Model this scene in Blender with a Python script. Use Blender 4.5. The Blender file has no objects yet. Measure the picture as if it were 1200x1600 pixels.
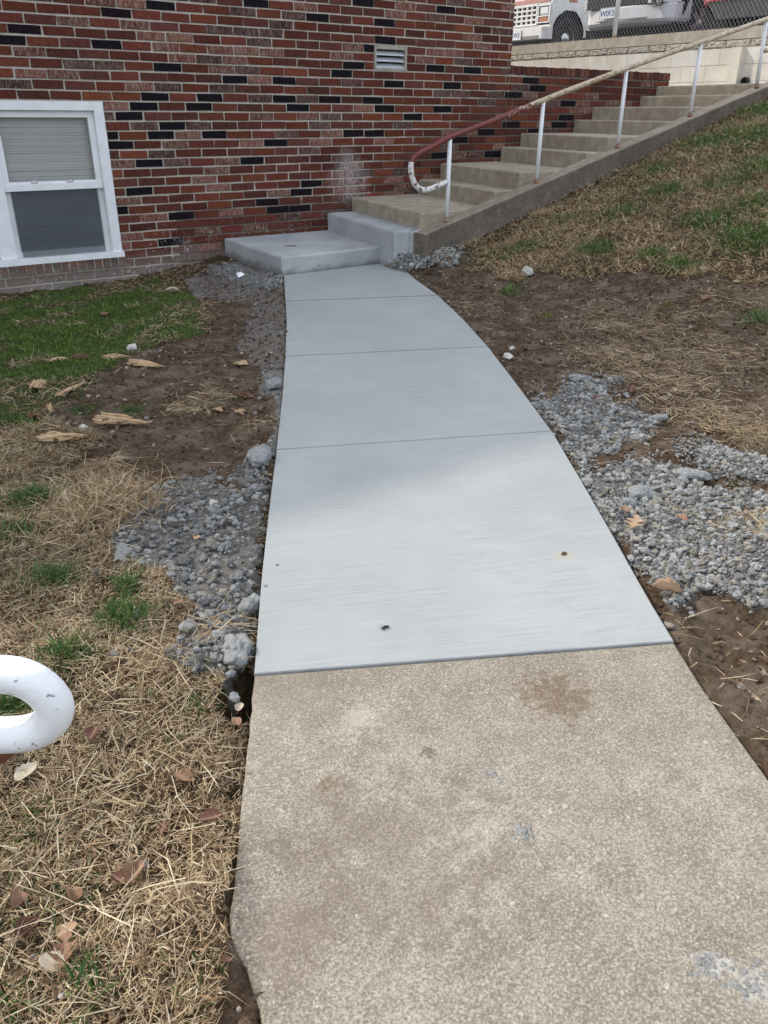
import bpy, bmesh, math, random
import numpy as np
from mathutils import Vector, Matrix
random.seed(7); RNG = np.random.default_rng(11)
S = bpy.context.scene
COL = S.collection

# ------------------------------------------------------------------ camera
FPX, HEAD, PITCH, ROLL = 1250.0, .9699, .4636, .0071          # focal length for a 1200 x 1600 picture
CAM = np.array([0.0, -8.035, 1.3247])
_f = np.array([math.cos(HEAD)*math.cos(PITCH), math.sin(HEAD)*math.cos(PITCH), -math.sin(PITCH)])
_r0 = np.array([math.sin(HEAD), -math.cos(HEAD), 0.0]); _u0 = np.cross(_r0, _f)
_r = _r0*math.cos(ROLL) + _u0*math.sin(ROLL); _u = -_r0*math.sin(ROLL) + _u0*math.cos(ROLL)
cam_d = bpy.data.cameras.new('camera'); cam = bpy.data.objects.new('camera', cam_d); COL.objects.link(cam)
cam_d.sensor_fit = 'VERTICAL'; cam_d.sensor_height = 24; cam_d.lens = FPX/1600*24
cam_d.clip_start = .05; cam_d.clip_end = 2000
cam.matrix_world = Matrix(((_r[0], _u[0], -_f[0], CAM[0]), (_r[1], _u[1], -_f[1], CAM[1]), (_r[2], _u[2], -_f[2], CAM[2]), (0, 0, 0, 1)))
S.camera = cam

# ------------------------------------------------------------------ sky, sun, exposure
SUN_EL, SUN_AZ = math.radians(42), math.radians(30)             # azimuth measured from +Y towards -X
W = bpy.data.worlds.new('World'); S.world = W; W.use_nodes = True
wn = W.node_tree.nodes; wl = W.node_tree.links
sky = wn.new('ShaderNodeTexSky'); sky.sky_type = 'NISHITA'; sky.sun_disc = False
sky.sun_elevation = SUN_EL; sky.sun_rotation = -SUN_AZ
sky.dust_density = 4.0; sky.air_density = 1.0; sky.ozone_density = 1.0
veil = wn.new('ShaderNodeMix'); veil.data_type = 'RGBA'; veil.blend_type = 'ADD'; veil.inputs[0].default_value = 1   # thin even cloud over the whole sky
VEIL = 1.02; veil.inputs[7].default_value = (VEIL*.95/.15, VEIL/.15, VEIL*1.06/.15, 1)
wl.new(sky.outputs[0], veil.inputs[6]); wl.new(veil.outputs[2], wn['Background'].inputs[0]); wn['Background'].inputs[1].default_value = .15
sd = bpy.data.lights.new('sun', 'SUN'); sun = bpy.data.objects.new('sun', sd); COL.objects.link(sun)
sd.energy = 2.6; sd.angle = math.radians(1.6); sd.color = (1, .95, .87)
tosun = Vector((-math.sin(SUN_AZ)*math.cos(SUN_EL), math.cos(SUN_AZ)*math.cos(SUN_EL), math.sin(SUN_EL)))
sun.rotation_euler = tosun.to_track_quat('Z', 'Y').to_euler()
S.view_settings.view_transform = 'Standard'; S.view_settings.look = 'None'
S.view_settings.exposure = .0; S.view_settings.gamma = 1.0; S.view_settings.use_curve_mapping = False

# ------------------------------------------------------------------ helpers: rays of the photograph to points of the place
def ray(px, py): return _f + _r*((px-600)/FPX) - _u*((py-800)/FPX)
def on_y(px, py, y=0.0):
    d = ray(px, py); return CAM + d*((y-CAM[1])/d[1])
def on_x(px, py, x):
    d = ray(px, py); return CAM + d*((x-CAM[0])/d[0])
def on_z(px, py, z=0.0):
    d = ray(px, py); return CAM + d*((z-CAM[2])/d[2])
def hashn(ix, iy, seed):
    h = (ix.astype(np.int64)*374761393 + iy.astype(np.int64)*668265263 + seed*144665) & 0x7fffffff
    h = ((h ^ (h >> 13))*1274126177) & 0x7fffffff
    return ((h ^ (h >> 16)) & 0xffff)/65535.0
def vnoise(x, y, seed=0):
    x = np.asarray(x, float); y = np.asarray(y, float)
    ix = np.floor(x); iy = np.floor(y); fx = x-ix; fy = y-iy
    fx = fx*fx*(3-2*fx); fy = fy*fy*(3-2*fy)
    a = hashn(ix, iy, seed); b = hashn(ix+1, iy, seed); c = hashn(ix, iy+1, seed); d = hashn(ix+1, iy+1, seed)
    return (a*(1-fx)+b*fx)*(1-fy) + (c*(1-fx)+d*fx)*fy
def fbm(x, y, seed=0, o=4):
    s = 0; a = .5; t = 0
    for i in range(o):
        s = s + a*vnoise(x*2**i+i*17.3, y*2**i-i*9.1, seed+i); t += a; a *= .5
    return s/t
def sstep(a, b, x):
    t = np.clip((np.asarray(x, float)-a)/(b-a), 0, 1); return t*t*(3-2*t)

# edges of the path
EL = [on_z(*p)[:2] for p in [(446,470),(448,500),(446,556),(441,620),(432,702),(420,800),(409,900),(397,1052),(385,1180),(372,1300),(358,1435),(366,1475),(386,1515),(400,1560),(412,1600)]]
EL = [np.array([3.43,-1.405])] + EL + [np.array([.02,-7.9]), np.array([-.35,-8.7])]
ER = [on_z(*p)[:2] for p in [(650,437),(684,461),(725,500),(762,541),(800,590),(862,673),(905,745),(960,840),(1010,930),(1053,1001),(1100,1075),(1200,1213)]]
ER = [np.array([4.575,-1.335]), np.array([4.56,-1.66])] + ER + [np.array([.93,-8.4]), np.array([.75,-8.7])]
EL = np.array(EL); ER = np.array(ER)
def xL(y): return np.interp(-np.asarray(y, float), -EL[:, 1], EL[:, 0])
def xR(y): return np.interp(-np.asarray(y, float), -ER[:, 1], ER[:, 0])
def T(x, y):                                                     # the lie of the land
    x = np.asarray(x, float); y = np.asarray(y, float)
    dl = xL(y)-x; dr = x-xR(y)
    left = -.010 - .04*sstep(0, .35, dl) - .13*sstep(-4.3, -.2, y)*sstep(0, 1.6, dl) + .045*sstep(-6.85, -7.1, y)
    q = x-4.44-.12*np.maximum(-1.84-y, 0)
    ramp = .3*(np.sqrt(q*q+.09)+q)/2
    m = 1.64-ramp; ramp = 1.64-(np.sqrt(m*m+.01)+m)/2
    right = -.045*sstep(-.05, .2, dr) - .008*(dr < .2) + ramp
    z = np.where(dl > -.07, left, np.where(dr > -.07, right, -.13))
    z = z - .05*np.exp(-(np.maximum(dl-.01, 0)/.035)**2)*(dl > -.07)*sstep(-6.9, -6.6, y)*(1-sstep(-5.6, -5.0, y)) - .03*np.exp(-(np.maximum(dr-.01, 0)/.035)**2)*(dr > -.07)
    z = z + .06*np.exp(-((x-4.85)/.28)**2-((y+1.95)/.24)**2)*(dr > -.07)
    z = np.where((y > np.where(x < 4.69, -1.58, -1.8)) & (x > 3.55), np.minimum(-.12+0*x, z), z)
    z = np.maximum(z, np.where((x > 4.4) & (x < 5.2) & (y > -2.2) & (y < -1.3), .12*np.exp(-(np.maximum(np.abs(x-4.69)-.15, 0)/.10)**2-((y+1.68)/.17)**2)-.02, -9))
    z = np.where((y > .1) & (x > 7.3), 1.6, z)
    z = np.where((x > 9.95), np.maximum(z, np.minimum(1.6, 1.6)*(x > 10.4)), z)
    return z
def G(px, py):                                                   # where a ray meets the land
    d = ray(px, py); t = .3
    lo = None
    for i in range(4000):
        p = CAM + d*t
        if p[2] < float(T(p[0], p[1])): break
        t += .01
    return CAM + d*t
def polyG(pts): return np.array([G(*p)[:2] for p in pts])
def inpoly(x, y, P, wob=.06, seed=3):
    x = np.asarray(x, float); y = np.asarray(y, float)
    xx = x + wob*(fbm(x*5, y*5, seed)-.5)*4; yy = y + wob*(fbm(x*5+40, y*5, seed+9)-.5)*4
    r = np.zeros(xx.shape, bool); n = len(P)
    for i in range(n):
        x1, y1 = P[i]; x2, y2 = P[(i+1) % n]
        c = ((y1 > yy) != (y2 > yy)) & (xx < (x2-x1)*(yy-y1)/(y2-y1+1e-12)+x1)
        r ^= c
    return r

# ------------------------------------------------------------------ helpers: objects
def link(o, parent=None):
    COL.objects.link(o)
    if parent is not None: o.parent = parent
    return o
def tag(o, label=None, cat=None, group=None, kind=None):
    if label: o['label'] = label
    if cat: o['category'] = cat
    if group: o['group'] = group
    if kind: o['kind'] = kind
    return o
def thing(name, label, cat, loc=(0, 0, 0), rz=0, group=None):
    o = bpy.data.objects.new(name, None); o.empty_display_size = .1
    o.location = loc; o.rotation_euler = (0, 0, rz); link(o)
    return tag(o, label, cat, group)
class MB:                                                        # collects shapes into one mesh
    def __init__(s): s.v = []; s.f = []; s.m = []; s.sm = []
    def add(s, V, F, mat=0, smooth=False):
        b = len(s.v); s.v += [tuple(map(float, p)) for p in V]
        for f in F: s.f.append(tuple(b+i for i in f)); s.m.append(mat); s.sm.append(smooth)
    def box(s, a, b, mat=0, bev=0):
        (x0, y0, z0), (x1, y1, z1) = a, b
        s.prism([(x0, y0), (x1, y0), (x1, y1), (x0, y1)], z0, z1, mat, bev)
    def prism(s, P, z0, z1, mat=0, bev=0):                       # plan polygon extruded upwards, top edge optionally chamfered
        P = [np.array(p, float) for p in P]; n = len(P)
        ar = sum(P[i][0]*P[(i+1) % n][1]-P[(i+1) % n][0]*P[i][1] for i in range(n))
        if ar < 0: P = P[::-1]
        rings = [(P, z0)]
        if bev:
            for k in range(4):
                a = k/3*math.pi/2
                rings.append((inset(P, bev*(1-math.cos(a))), z1-bev*(1-math.sin(a))))
        else: rings.append((P, z1))
        V = []; F = []
        for R, z in rings: V += [(p[0], p[1], z) for p in R]
        for k in range(len(rings)-1):
            for i in range(n):
                j = (i+1) % n; F.append((k*n+i, k*n+j, (k+1)*n+j, (k+1)*n+i))
        F.append(tuple(range((len(rings)-1)*n, len(rings)*n))); F.append(tuple(reversed(range(n))))
        s.add(V, F, mat)
    def tube(s, pts, r, mat=0, n=10, cap=True, smooth=True):
        pts = [np.array(p, float) for p in pts]; V = []; F = []
        rr = r if hasattr(r, '__len__') else [r]*len(pts)
        t0 = pts[1]-pts[0]; t0 = t0/np.linalg.norm(t0)
        a = np.array([0, 0, 1.0]) if abs(t0[2]) < .9 else np.array([1.0, 0, 0])
        N = np.cross(t0, a); N = N/np.linalg.norm(N)
        for i, p in enumerate(pts):
            t = pts[min(i+1, len(pts)-1)]-pts[max(i-1, 0)]; t = t/np.linalg.norm(t)
            N = N-t*(N@t); N = N/np.linalg.norm(N); B = np.cross(t, N)
            for k in range(n):
                q = 2*math.pi*k/n; V.append(p+rr[i]*(N*math.cos(q)+B*math.sin(q)))
        for i in range(len(pts)-1):
            for k in range(n):
                k2 = (k+1) % n; F.append((i*n+k, i*n+k2, (i+1)*n+k2, (i+1)*n+k))
        if cap: F.append(tuple(reversed(range(n)))); F.append(tuple(range((len(pts)-1)*n, len(pts)*n)))
        s.add(V, F, mat, smooth)
    def ring(s, prof, c, axis='y', n=28, mat=0, smooth=True):    # lathe: prof = [(radius, along axis)]
        V = []; F = []; m = len(prof)
        for k in range(n):
            q = 2*math.pi*k/n
            for (rad, h) in prof:
                if axis == 'y': V.append((c[0]+rad*math.cos(q), c[1]+h, c[2]+rad*math.sin(q)))
                elif axis == 'x': V.append((c[0]+h, c[1]+rad*math.cos(q), c[2]+rad*math.sin(q)))
                else: V.append((c[0]+rad*math.cos(q), c[1]+rad*math.sin(q), c[2]+h))
        for k in range(n):
            k2 = (k+1) % n
            for i in range(m-1): F.append((k*m+i, k*m+i+1, k2*m+i+1, k2*m+i))
        s.add(V, F, mat, smooth)
    def loft(s, rings, mat=0, smooth=False, cap=True):           # rings of equal length
        n = len(rings[0]); V = [p for R in rings for p in R]; F = []
        for k in range(len(rings)-1):
            for i in range(n):
                j = (i+1) % n; F.append((k*n+i, k*n+j, (k+1)*n+j, (k+1)*n+i))
        if cap: F.append(tuple(reversed(range(n)))); F.append(tuple(range((len(rings)-1)*n, len(rings)*n)))
        s.add(V, F, mat, smooth)
    def build(s, name, mats, parent=None, loc=None, fix=True):
        me = bpy.data.meshes.new(name); me.from_pydata(s.v, [], s.f)
        for m in (mats if isinstance(mats, (list, tuple)) else [mats]): me.materials.append(m)
        me.polygons.foreach_set('material_index', s.m); me.polygons.foreach_set('use_smooth', s.sm)
        if fix:
            bm = bmesh.new(); bm.from_mesh(me); bmesh.ops.recalc_face_normals(bm, faces=bm.faces); bm.to_mesh(me); bm.free()
        me.update()
        o = bpy.data.objects.new(name, me); link(o, parent)
        if loc is not None: o.location = loc
        return o
def inset(P, d):
    n = len(P); out = []
    for i in range(n):
        a, b, c = P[i-1], P[i], P[(i+1) % n]
        e1 = b-a; e2 = c-b; e1 = e1/(np.linalg.norm(e1)+1e-12); e2 = e2/(np.linalg.norm(e2)+1e-12)
        n1 = np.array([-e1[1], e1[0]]); n2 = np.array([-e2[1], e2[0]])
        m = n1+n2; k = m@m
        out.append(b + (m*2/k*d if k > .3 else n1*d))
    return out
def np_mesh(name, V, F, mat, col=None, smooth=False, parent=None, kind=None, attr='tint'):
    me = bpy.data.meshes.new(name); V = np.ascontiguousarray(V, np.float32); F = np.ascontiguousarray(F, np.int32)
    k = F.shape[1]
    me.vertices.add(len(V)); me.vertices.foreach_set('co', V.ravel())
    me.loops.add(F.size); me.loops.foreach_set('vertex_index', F.ravel())
    me.polygons.add(len(F)); me.polygons.foreach_set('loop_start', np.arange(0, F.size, k, dtype=np.int32))
    me.polygons.foreach_set('use_smooth', np.full(len(F), smooth))
    me.update(calc_edges=True); me.materials.append(mat)
    if col is not None:
        a = me.attributes.new(attr, 'FLOAT_COLOR', 'POINT')
        c = np.ones((len(V), 4), np.float32); c[:, :col.shape[1]] = col; a.data.foreach_set('color', c.ravel())
    o = bpy.data.objects.new(name, me); link(o, parent)
    if kind: o['kind'] = kind
    return o

# ------------------------------------------------------------------ helpers: materials
class NT:
    def __init__(s, name):
        s.m = bpy.data.materials.new(name); s.m.use_nodes = True; s.t = s.m.node_tree; s.b = s.t.nodes['Principled BSDF']
    def n(s, typ, **kw):
        x = s.t.nodes.new('ShaderNode'+typ)
        for k, v in kw.items():
            if k.startswith('i_'):
                nm = k[2:]; nm = int(nm) if nm.isdigit() else nm.replace('_', ' ')
                s.set(x.inputs[nm], v)
            else: setattr(x, k, v)
        return x
    def set(s, sock, v):
        if hasattr(v, 'is_linked') or hasattr(v, 'links'): s.t.links.new(v, sock)
        else: sock.default_value = (tuple(v)+(1,) if sock.type == 'RGBA' and len(v) == 3 else v)
    def pos(s): return s.n('NewGeometry').outputs['Position']
    def objc(s): return s.n('TexCoord').outputs['Object']
    def map(s, v, scale=(1, 1, 1), rot=(0, 0, 0), loc=(0, 0, 0)):
        return s.n('Mapping', i_Vector=v, i_Scale=scale, i_Rotation=rot, i_Location=loc).outputs[0]
    def noise(s, v, scale, detail=4, rough=.55, dist=0):
        return s.n('TexNoise', i_Vector=v, i_Scale=scale, i_Detail=detail, i_Roughness=rough, i_Distortion=dist).outputs[0]
    def vor(s, v, scale, feature='F1', out=0):
        return s.n('TexVoronoi', feature=feature, i_Vector=v, i_Scale=scale).outputs[out]
    def ramp(s, f, *stops):
        r = s.n('ValToRGB', i_Fac=f); e = r.color_ramp.elements
        while len(e) < len(stops): e.new(.5)
        for k, (p, c) in enumerate(stops):
            e[k].position = p; e[k].color = (c, c, c, 1) if not hasattr(c, '__len__') else tuple(c)+(1,)
        return r.outputs[0]
    def mix(s, f, a, b, mode='MIX'):
        x = s.n('Mix', data_type='RGBA', blend_type=mode); s.set(x.inputs[0], f); s.set(x.inputs[6], a); s.set(x.inputs[7], b)
        return x.outputs[2]
    def math(s, op, a, b=0.0, c=0.0, clamp=False):
        x = s.n('Math', operation=op, use_clamp=clamp); s.set(x.inputs[0], a); s.set(x.inputs[1], b); s.set(x.inputs[2], c); return x.outputs[0]
    def dist(s, p, c): 
        x = s.n('VectorMath', operation='DISTANCE'); s.set(x.inputs[0], p); s.set(x.inputs[1], tuple(c)); return x.outputs['Value']
    def xyz(s, p): return s.n('SeparateXYZ', i_0=p).outputs
    def attr(s, name='tint'): return s.n('Attribute', attribute_name=name)
    def bump(s, h, strength=.3, dist=.01, normal=None):
        b = s.n('Bump', i_Height=h, i_Strength=strength, i_Distance=dist)
        if normal is not None: s.set(b.inputs['Normal'], normal)
        return b.outputs[0]
    def out(s, col=None, rough=None, normal=None, metal=None, spec=None):
        for k, v in (('Base Color', col), ('Roughness', rough), ('Normal', normal), ('Metallic', metal), ('Specular IOR Level', spec)):
            if v is not None: s.set(s.b.inputs[k], v)
        return s.m

def simple(name, col, rough=.6, metal=0, var=.12, scale=18, spec=.4, bump=.05):
    t = NT(name); p = t.objc(); nz = t.noise(p, scale, 5)
    c = t.mix(t.ramp(nz, (.3, 0.0), (.75, 1.0)), [x*(1-var) for x in col], [min(1, x*(1+var)) for x in col])
    return t.out(c, rough, t.bump(nz, bump, .01), metal, spec)

def concrete_new():
    t = NT('fresh concrete'); p = t.pos()
    q = t.map(p, rot=(0, 0, math.radians(22.5)))                  # broom marks run across the path
    qd = t.n('VectorMath', operation='ADD'); t.set(qd.inputs[0], q); wv = t.n('VectorMath', operation='SCALE'); t.set(wv.inputs[0], t.n('TexNoise', i_Vector=q, i_Scale=2.5, i_Detail=2).outputs[1]); wv.inputs['Scale'].default_value = .007; t.set(qd.inputs[1], wv.outputs[0]); q = qd.outputs[0]
    br = t.noise(t.map(q, scale=(4.5, 260, 20)), 1, 5, .75); br2 = t.noise(t.map(q, scale=(2.2, 60, 4)), 1, 4, .65)
    msk = t.ramp(t.noise(p, 2.6, 3), (.38, .25), (.62, 1.0))
    big = t.noise(p, 1.6, 5, .6); mid = t.noise(p, 11, 5, .6); fine = t.noise(p, 300, 3, .75)
    c = t.mix(t.ramp(big, (.35, 0.0), (.7, 1.0)), (.325, .342, .336), (.385, .398, .388))
    c = t.mix(t.math('MULTIPLY', t.ramp(mid, (.4, 1.0), (.6, 0.0)), .22), c, (.32, .33, .32))
    c = t.mix(t.math('MULTIPLY', t.math('MULTIPLY', t.ramp(br, (.38, 1.0), (.5, 0.0)), .85), msk), c, (.24, .255, .26))
    c = t.mix(t.math('MULTIPLY', t.ramp(br2, (.52, 0.0), (.7, 1.0)), .14), c, (.52, .53, .525))
    c = t.mix(t.math('MULTIPLY', t.ramp(fine, (.32, 1.0), (.5, 0.0)), .5), c, (.23, .245, .25))
    c = t.mix(t.ramp(t.noise(p, 48, 2, .5), (.765, 0.0), (.79, .6)), c, (.15, .15, .15))   # pores
    rs = on_z(880, 868); d = t.dist(p, rs)
    c = t.mix(t.math('MULTIPLY', t.ramp(t.math('ADD', d, t.math('MULTIPLY', t.noise(p, 40), .05)), (.03, 1.0), (.075, 0.0)), .55), c, (.42, .36, .24))
    rs2 = on_z(905, 850)
    h = t.math('ADD', br, t.math('MULTIPLY', fine, .5))
    return t.out(c, .82, t.bump(h, .4, .006), spec=.12)
def concrete_formed():
    t = NT('formed fresh concrete'); p = t.pos()
    big = t.noise(p, 2.5, 5); fine = t.noise(p, 140, 4, .7); st = t.noise(t.map(p, scale=(3, 3, 40)), 1, 4)
    c = t.mix(t.ramp(big, (.3, 0.0), (.7, 1.0)), (.31, .325, .33), (.52, .53, .53))
    c = t.mix(t.math('MULTIPLY', t.ramp(st, (.4, 0.0), (.75, 1.0)), .3), c, (.27, .28, .28))
    c = t.mix(t.ramp(t.noise(p, 20, 3), (.72, 0.0), (.76, .5)), c, (.2, .2, .2))
    zf = t.math('ADD', t.xyz(p)[2], t.math('MULTIPLY', t.math('SUBTRACT', t.noise(p, 7, 5, .65), .5), .16))
    c = t.mix(t.ramp(zf, (.0, .75), (.06, 0.0)), c, (.15, .14, .125))                      # mud splashed on the foot
    c = t.mix(t.ramp(t.noise(p, 75, 2, .5), (.70, 0.0), (.73, .7)), c, (.12, .12, .12))    # air holes
    c = t.mix(t.math('MULTIPLY', t.ramp(t.noise(p, 5, 6, .7), (.5, 0.0), (.66, 1.0)), .4), c, (.24, .245, .24))
    return t.out(c, .85, t.bump(t.math('ADD', t.math('ADD', fine, big), t.noise(p, 30, 4, .6)), .5, .01), spec=.1)
def concrete_old(name, a, b, speck=.5, dark=(.10, .08, .06), stains=()):
    t = NT(name); p = t.pos()
    big = t.noise(p, 1.7, 5, .6); mid = t.noise(p, 9, 5, .6); fine = t.noise(p, 170, 3, .7)
    c = t.mix(t.ramp(big, (.32, 0.0), (.68, 1.0)), a, b)
    c = t.mix(t.math('MULTIPLY', t.ramp(mid, (.40, 1.0), (.60, 0.0)), .42), c, dark)
    g1 = t.noise(p, 215, 2, .6); g3 = t.noise(p, 90, 3, .65)
    c = t.mix(t.math('MULTIPLY', t.ramp(g1, (.52, 0.0), (.66, 1.0)), .56*speck, clamp=True), c, (.56, .49, .39))
    c = t.mix(t.math('MULTIPLY', t.ramp(g3, (.58, 0.0), (.68, 1.0)), .45*speck), c, (.52, .46, .37))
    pd = t.n('VectorMath', operation='ADD'); t.set(pd.inputs[0], p); sc2 = t.n('VectorMath', operation='SCALE'); t.set(sc2.inputs[0], t.n('TexNoise', i_Vector=p, i_Scale=120, i_Detail=2).outputs[1]); sc2.inputs['Scale'].default_value = .008; t.set(pd.inputs[1], sc2.outputs[0])
    vd = t.vor(pd.outputs[0], 55); g2 = t.xyz(t.vor(pd.outputs[0], 55, out=1))
    rad2 = t.math('MULTIPLY', t.math('SUBTRACT', g2[0], .80), 1.6)
    l2 = t.ramp(t.math('SUBTRACT', rad2, vd), (.0, 0.0), (.05, 1.0))
    c = t.mix(t.math('MULTIPLY', l2, .55*speck, clamp=True), c, (.60, .55, .47))
    c = t.mix(t.math('MULTIPLY', t.ramp(g1, (.36, 1.0), (.48, 0.0)), .66), c, dark)
    c = t.mix(t.math('MULTIPLY', t.ramp(fine, (.36, 1.0), (.52, 0.0)), .4), c, dark)
    for (cx, rad, col, amt, sc) in stains:
        d = t.math('ADD', t.dist(p, cx), t.math('MULTIPLY', t.math('SUBTRACT', t.noise(p, sc, 6, .7), .5), rad*4.4))
        c = t.mix(t.math('MULTIPLY', t.ramp(d, (max(0, rad*.55), 1.0), (rad, 0.0)), t.math('MULTIPLY', t.ramp(t.noise(p, 130, 4, .7), (.38, .35), (.56, 1.0)), amt)), c, col)
    h = t.math('ADD', t.math('MULTIPLY', fine, .6), g1)
    return t.out(c, .9, t.bump(h, .35, .005), spec=.15)

M_NEW = concrete_new(); M_FORM = concrete_formed()
_st = [((*on_z(868, 1085)[:2], 0), .10, (.14, .095, .06), .85, 30), ((*on_z(620, 1330)[:2], 0), .24, (.15, .118, .088), .42, 9), ((*on_z(470, 1080)[:2], 0), .15, (.19, .155, .12), .45, 16),
       ((*on_z(515, 1222)[:2], 0), .03, (.14, .09, .06), .7, 30), ((*on_z(668, 1175)[:2], 0), .022, (.08, .06, .05), .8, 40), ((*on_z(440, 1460)[:2], 0), .10, (.2, .16, .12), .4, 12),
       ((*on_z(1180, 1540)[:2], 0), .05, (.5, .49, .46), .4, 45), ((*on_z(1110, 1505)[:2], 0), .03, (.48, .48, .46), .5, 45), ((*on_z(560, 1120)[:2], 0), .05, (.5, .46, .4), .4, 30)]
M_OLD = concrete_old('old tan concrete', (.24, .212, .17), (.335, .302, .248), .85, (.13, .107, .08), _st)
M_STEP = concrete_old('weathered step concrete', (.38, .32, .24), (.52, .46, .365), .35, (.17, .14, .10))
M_CURB = concrete_old('shaded curb concrete', (.12, .10, .08), (.22, .185, .145), .35, (.05, .043, .038))  # darker tone puts the shade of the curb's sides into the colour
M_CURBTOP = concrete_old('lit curb top concrete', (.26, .215, .16), (.37, .315, .24), .55, (.12, .095, .07))  # lighter tone puts the light on the curb top into the colour

def brick_mat(name, joined):
    t = NT(name); p = t.pos()
    if joined: a = t.attr('tint'); col, alp = a.outputs['Color'], a.outputs['Alpha']
    else: a = t.n('ObjectInfo'); col, alp = a.outputs['Color'], a.outputs['Alpha']
    n1 = t.noise(p, 30, 5, .65); n2 = t.noise(t.map(p, scale=(75, 75, 22)), 1, 4, .7); n3 = t.noise(p, 210, 3, .7)
    c = t.mix(t.math('MULTIPLY', t.ramp(n1, (.35, 1.0), (.62, 0.0)), .45), col, t.mix(1.0, col, (.42, .40, .42), 'MULTIPLY'))
    c = t.mix(t.math('MULTIPLY', t.ramp(n2, (.46, 0.0), (.66, 1.0)), alp), c, (.37, .27, .215))
    c = t.mix(t.math('MULTIPLY', t.ramp(n2, (.30, 1.0), (.42, 0.0)), .35), c, (.045, .022, .018))
    c = t.mix(t.ramp(t.noise(p, 60, 3, .6), (.74, 0.0), (.80, .55)), c, (.42, .36, .31))
    x = t.xyz(p)
    # white salts on the wall over the landing
    for (px, py, r, am) in ((545, 282, .30, .62), (540, 255, .20, .35), (290, 393, .17, .3)):
        d = t.math('ADD', t.dist(p, on_y(px, py)), t.math('MULTIPLY', t.math('SUBTRACT', t.noise(p, 14, 5, .6), .5), .22))
        c = t.mix(t.math('MULTIPLY', t.ramp(d, (0, 1.0), (r*.35, .55), (r, 0.0)), t.math('MULTIPLY', t.ramp(t.noise(p, 24, 4, .65), (.36, .25), (.6, 1.0)), am)), c, (.58, .54, .53))
    # cement splashes and grey film near the ground
    lo = t.math('MULTIPLY', t.ramp(t.math('ADD', x[2], t.math('MULTIPLY', t.noise(p, 6), .16)), (0.0, 1.0), (.19, 0.0)), t.ramp(t.noise(p, 18, 4), (.2, .55), (.7, .95)))
    c = t.mix(lo, c, (.235, .205, .18))
    sp = t.math('MULTIPLY', t.ramp(t.noise(p, 46, 2, .5), (.63, 0.0), (.66, 1.0)), t.ramp(x[2], (.08, 1.0), (.36, 0.0)))
    c = t.mix(t.math('MULTIPLY', sp, t.ramp(t.noise(p, 3, 2), (.45, 0.0), (.55, .8))), c, (.5, .47, .44))
    h = t.math('ADD', n2, t.math('MULTIPLY', n3, .6))
    return t.out(c, .72, t.bump(h, .7, .006), spec=.08)
M_BRICK = brick_mat('fired brick', False); M_BRICKS = brick_mat('fired brick field', True)
def mortar():
    t = NT('mortar'); p = t.pos(); x = t.xyz(p)
    n = t.noise(p, 40, 5, .6); big = t.noise(p, 2.2, 3)
    c = t.mix(t.ramp(n, (.3, 0.0), (.7, 1.0)), (.45, .40, .335), (.60, .55, .475))
    c = t.mix(t.math('MULTIPLY', t.ramp(t.noise(p, 3.5, 6, .7), (.46, 0.0), (.66, 1.0)), .32), c, (.20, .165, .135))
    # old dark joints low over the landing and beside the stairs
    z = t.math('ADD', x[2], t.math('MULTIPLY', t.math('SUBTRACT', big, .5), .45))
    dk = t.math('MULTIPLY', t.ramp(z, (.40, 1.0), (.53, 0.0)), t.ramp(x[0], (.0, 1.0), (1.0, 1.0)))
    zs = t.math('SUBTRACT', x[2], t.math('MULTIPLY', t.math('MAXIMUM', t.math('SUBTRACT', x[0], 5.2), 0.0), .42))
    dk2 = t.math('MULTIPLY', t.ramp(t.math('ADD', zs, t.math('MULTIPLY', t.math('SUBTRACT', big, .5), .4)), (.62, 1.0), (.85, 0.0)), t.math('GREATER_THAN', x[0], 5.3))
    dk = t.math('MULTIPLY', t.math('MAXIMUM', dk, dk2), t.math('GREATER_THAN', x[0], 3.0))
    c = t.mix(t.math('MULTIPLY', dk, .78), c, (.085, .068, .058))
    return t.out(c, .95, t.bump(n, .5, .006), spec=.1)
M_MORTAR = mortar()
def white_paint(name, col=(.78, .79, .80), dirt=.35, chips=True):
    t = NT(name); p = t.pos(); n = t.noise(p, 7, 5, .6); f = t.noise(p, 55, 4, .65)
    c = t.mix(t.math('MULTIPLY', t.ramp(n, (.45, 0.0), (.75, 1.0)), dirt), col, (.50, .47, .42))
    if chips: c = t.mix(t.ramp(f, (.70, 0.0), (.73, 1.0)), c, (.17, .13, .10))
    return t.out(c, .42, t.bump(f, .08, .004), spec=.5)
M_WHITE = white_paint('white window paint'); M_RAILW = white_paint('white rail paint', (.80, .80, .79), .25, False)
def rail_white_near():
    t = NT('thick white rail paint'); p = t.pos(); n = t.noise(p, 30, 5, .6); f = t.noise(p, 85, 3, .5)
    c = t.mix(t.math('MULTIPLY', t.ramp(n, (.5, 0.0), (.72, 1.0)), .35), (.80, .80, .80), (.52, .51, .54))
    c = t.mix(t.ramp(f, (.67, 0.0), (.70, .8)), c, (.16, .145, .17))
    return t.out(c, .38, t.bump(t.math('ADD', t.noise(p, 45, 3), t.math('MULTIPLY', f, .3)), .35, .004), spec=.5)
M_NEARRAIL = rail_white_near()
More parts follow.
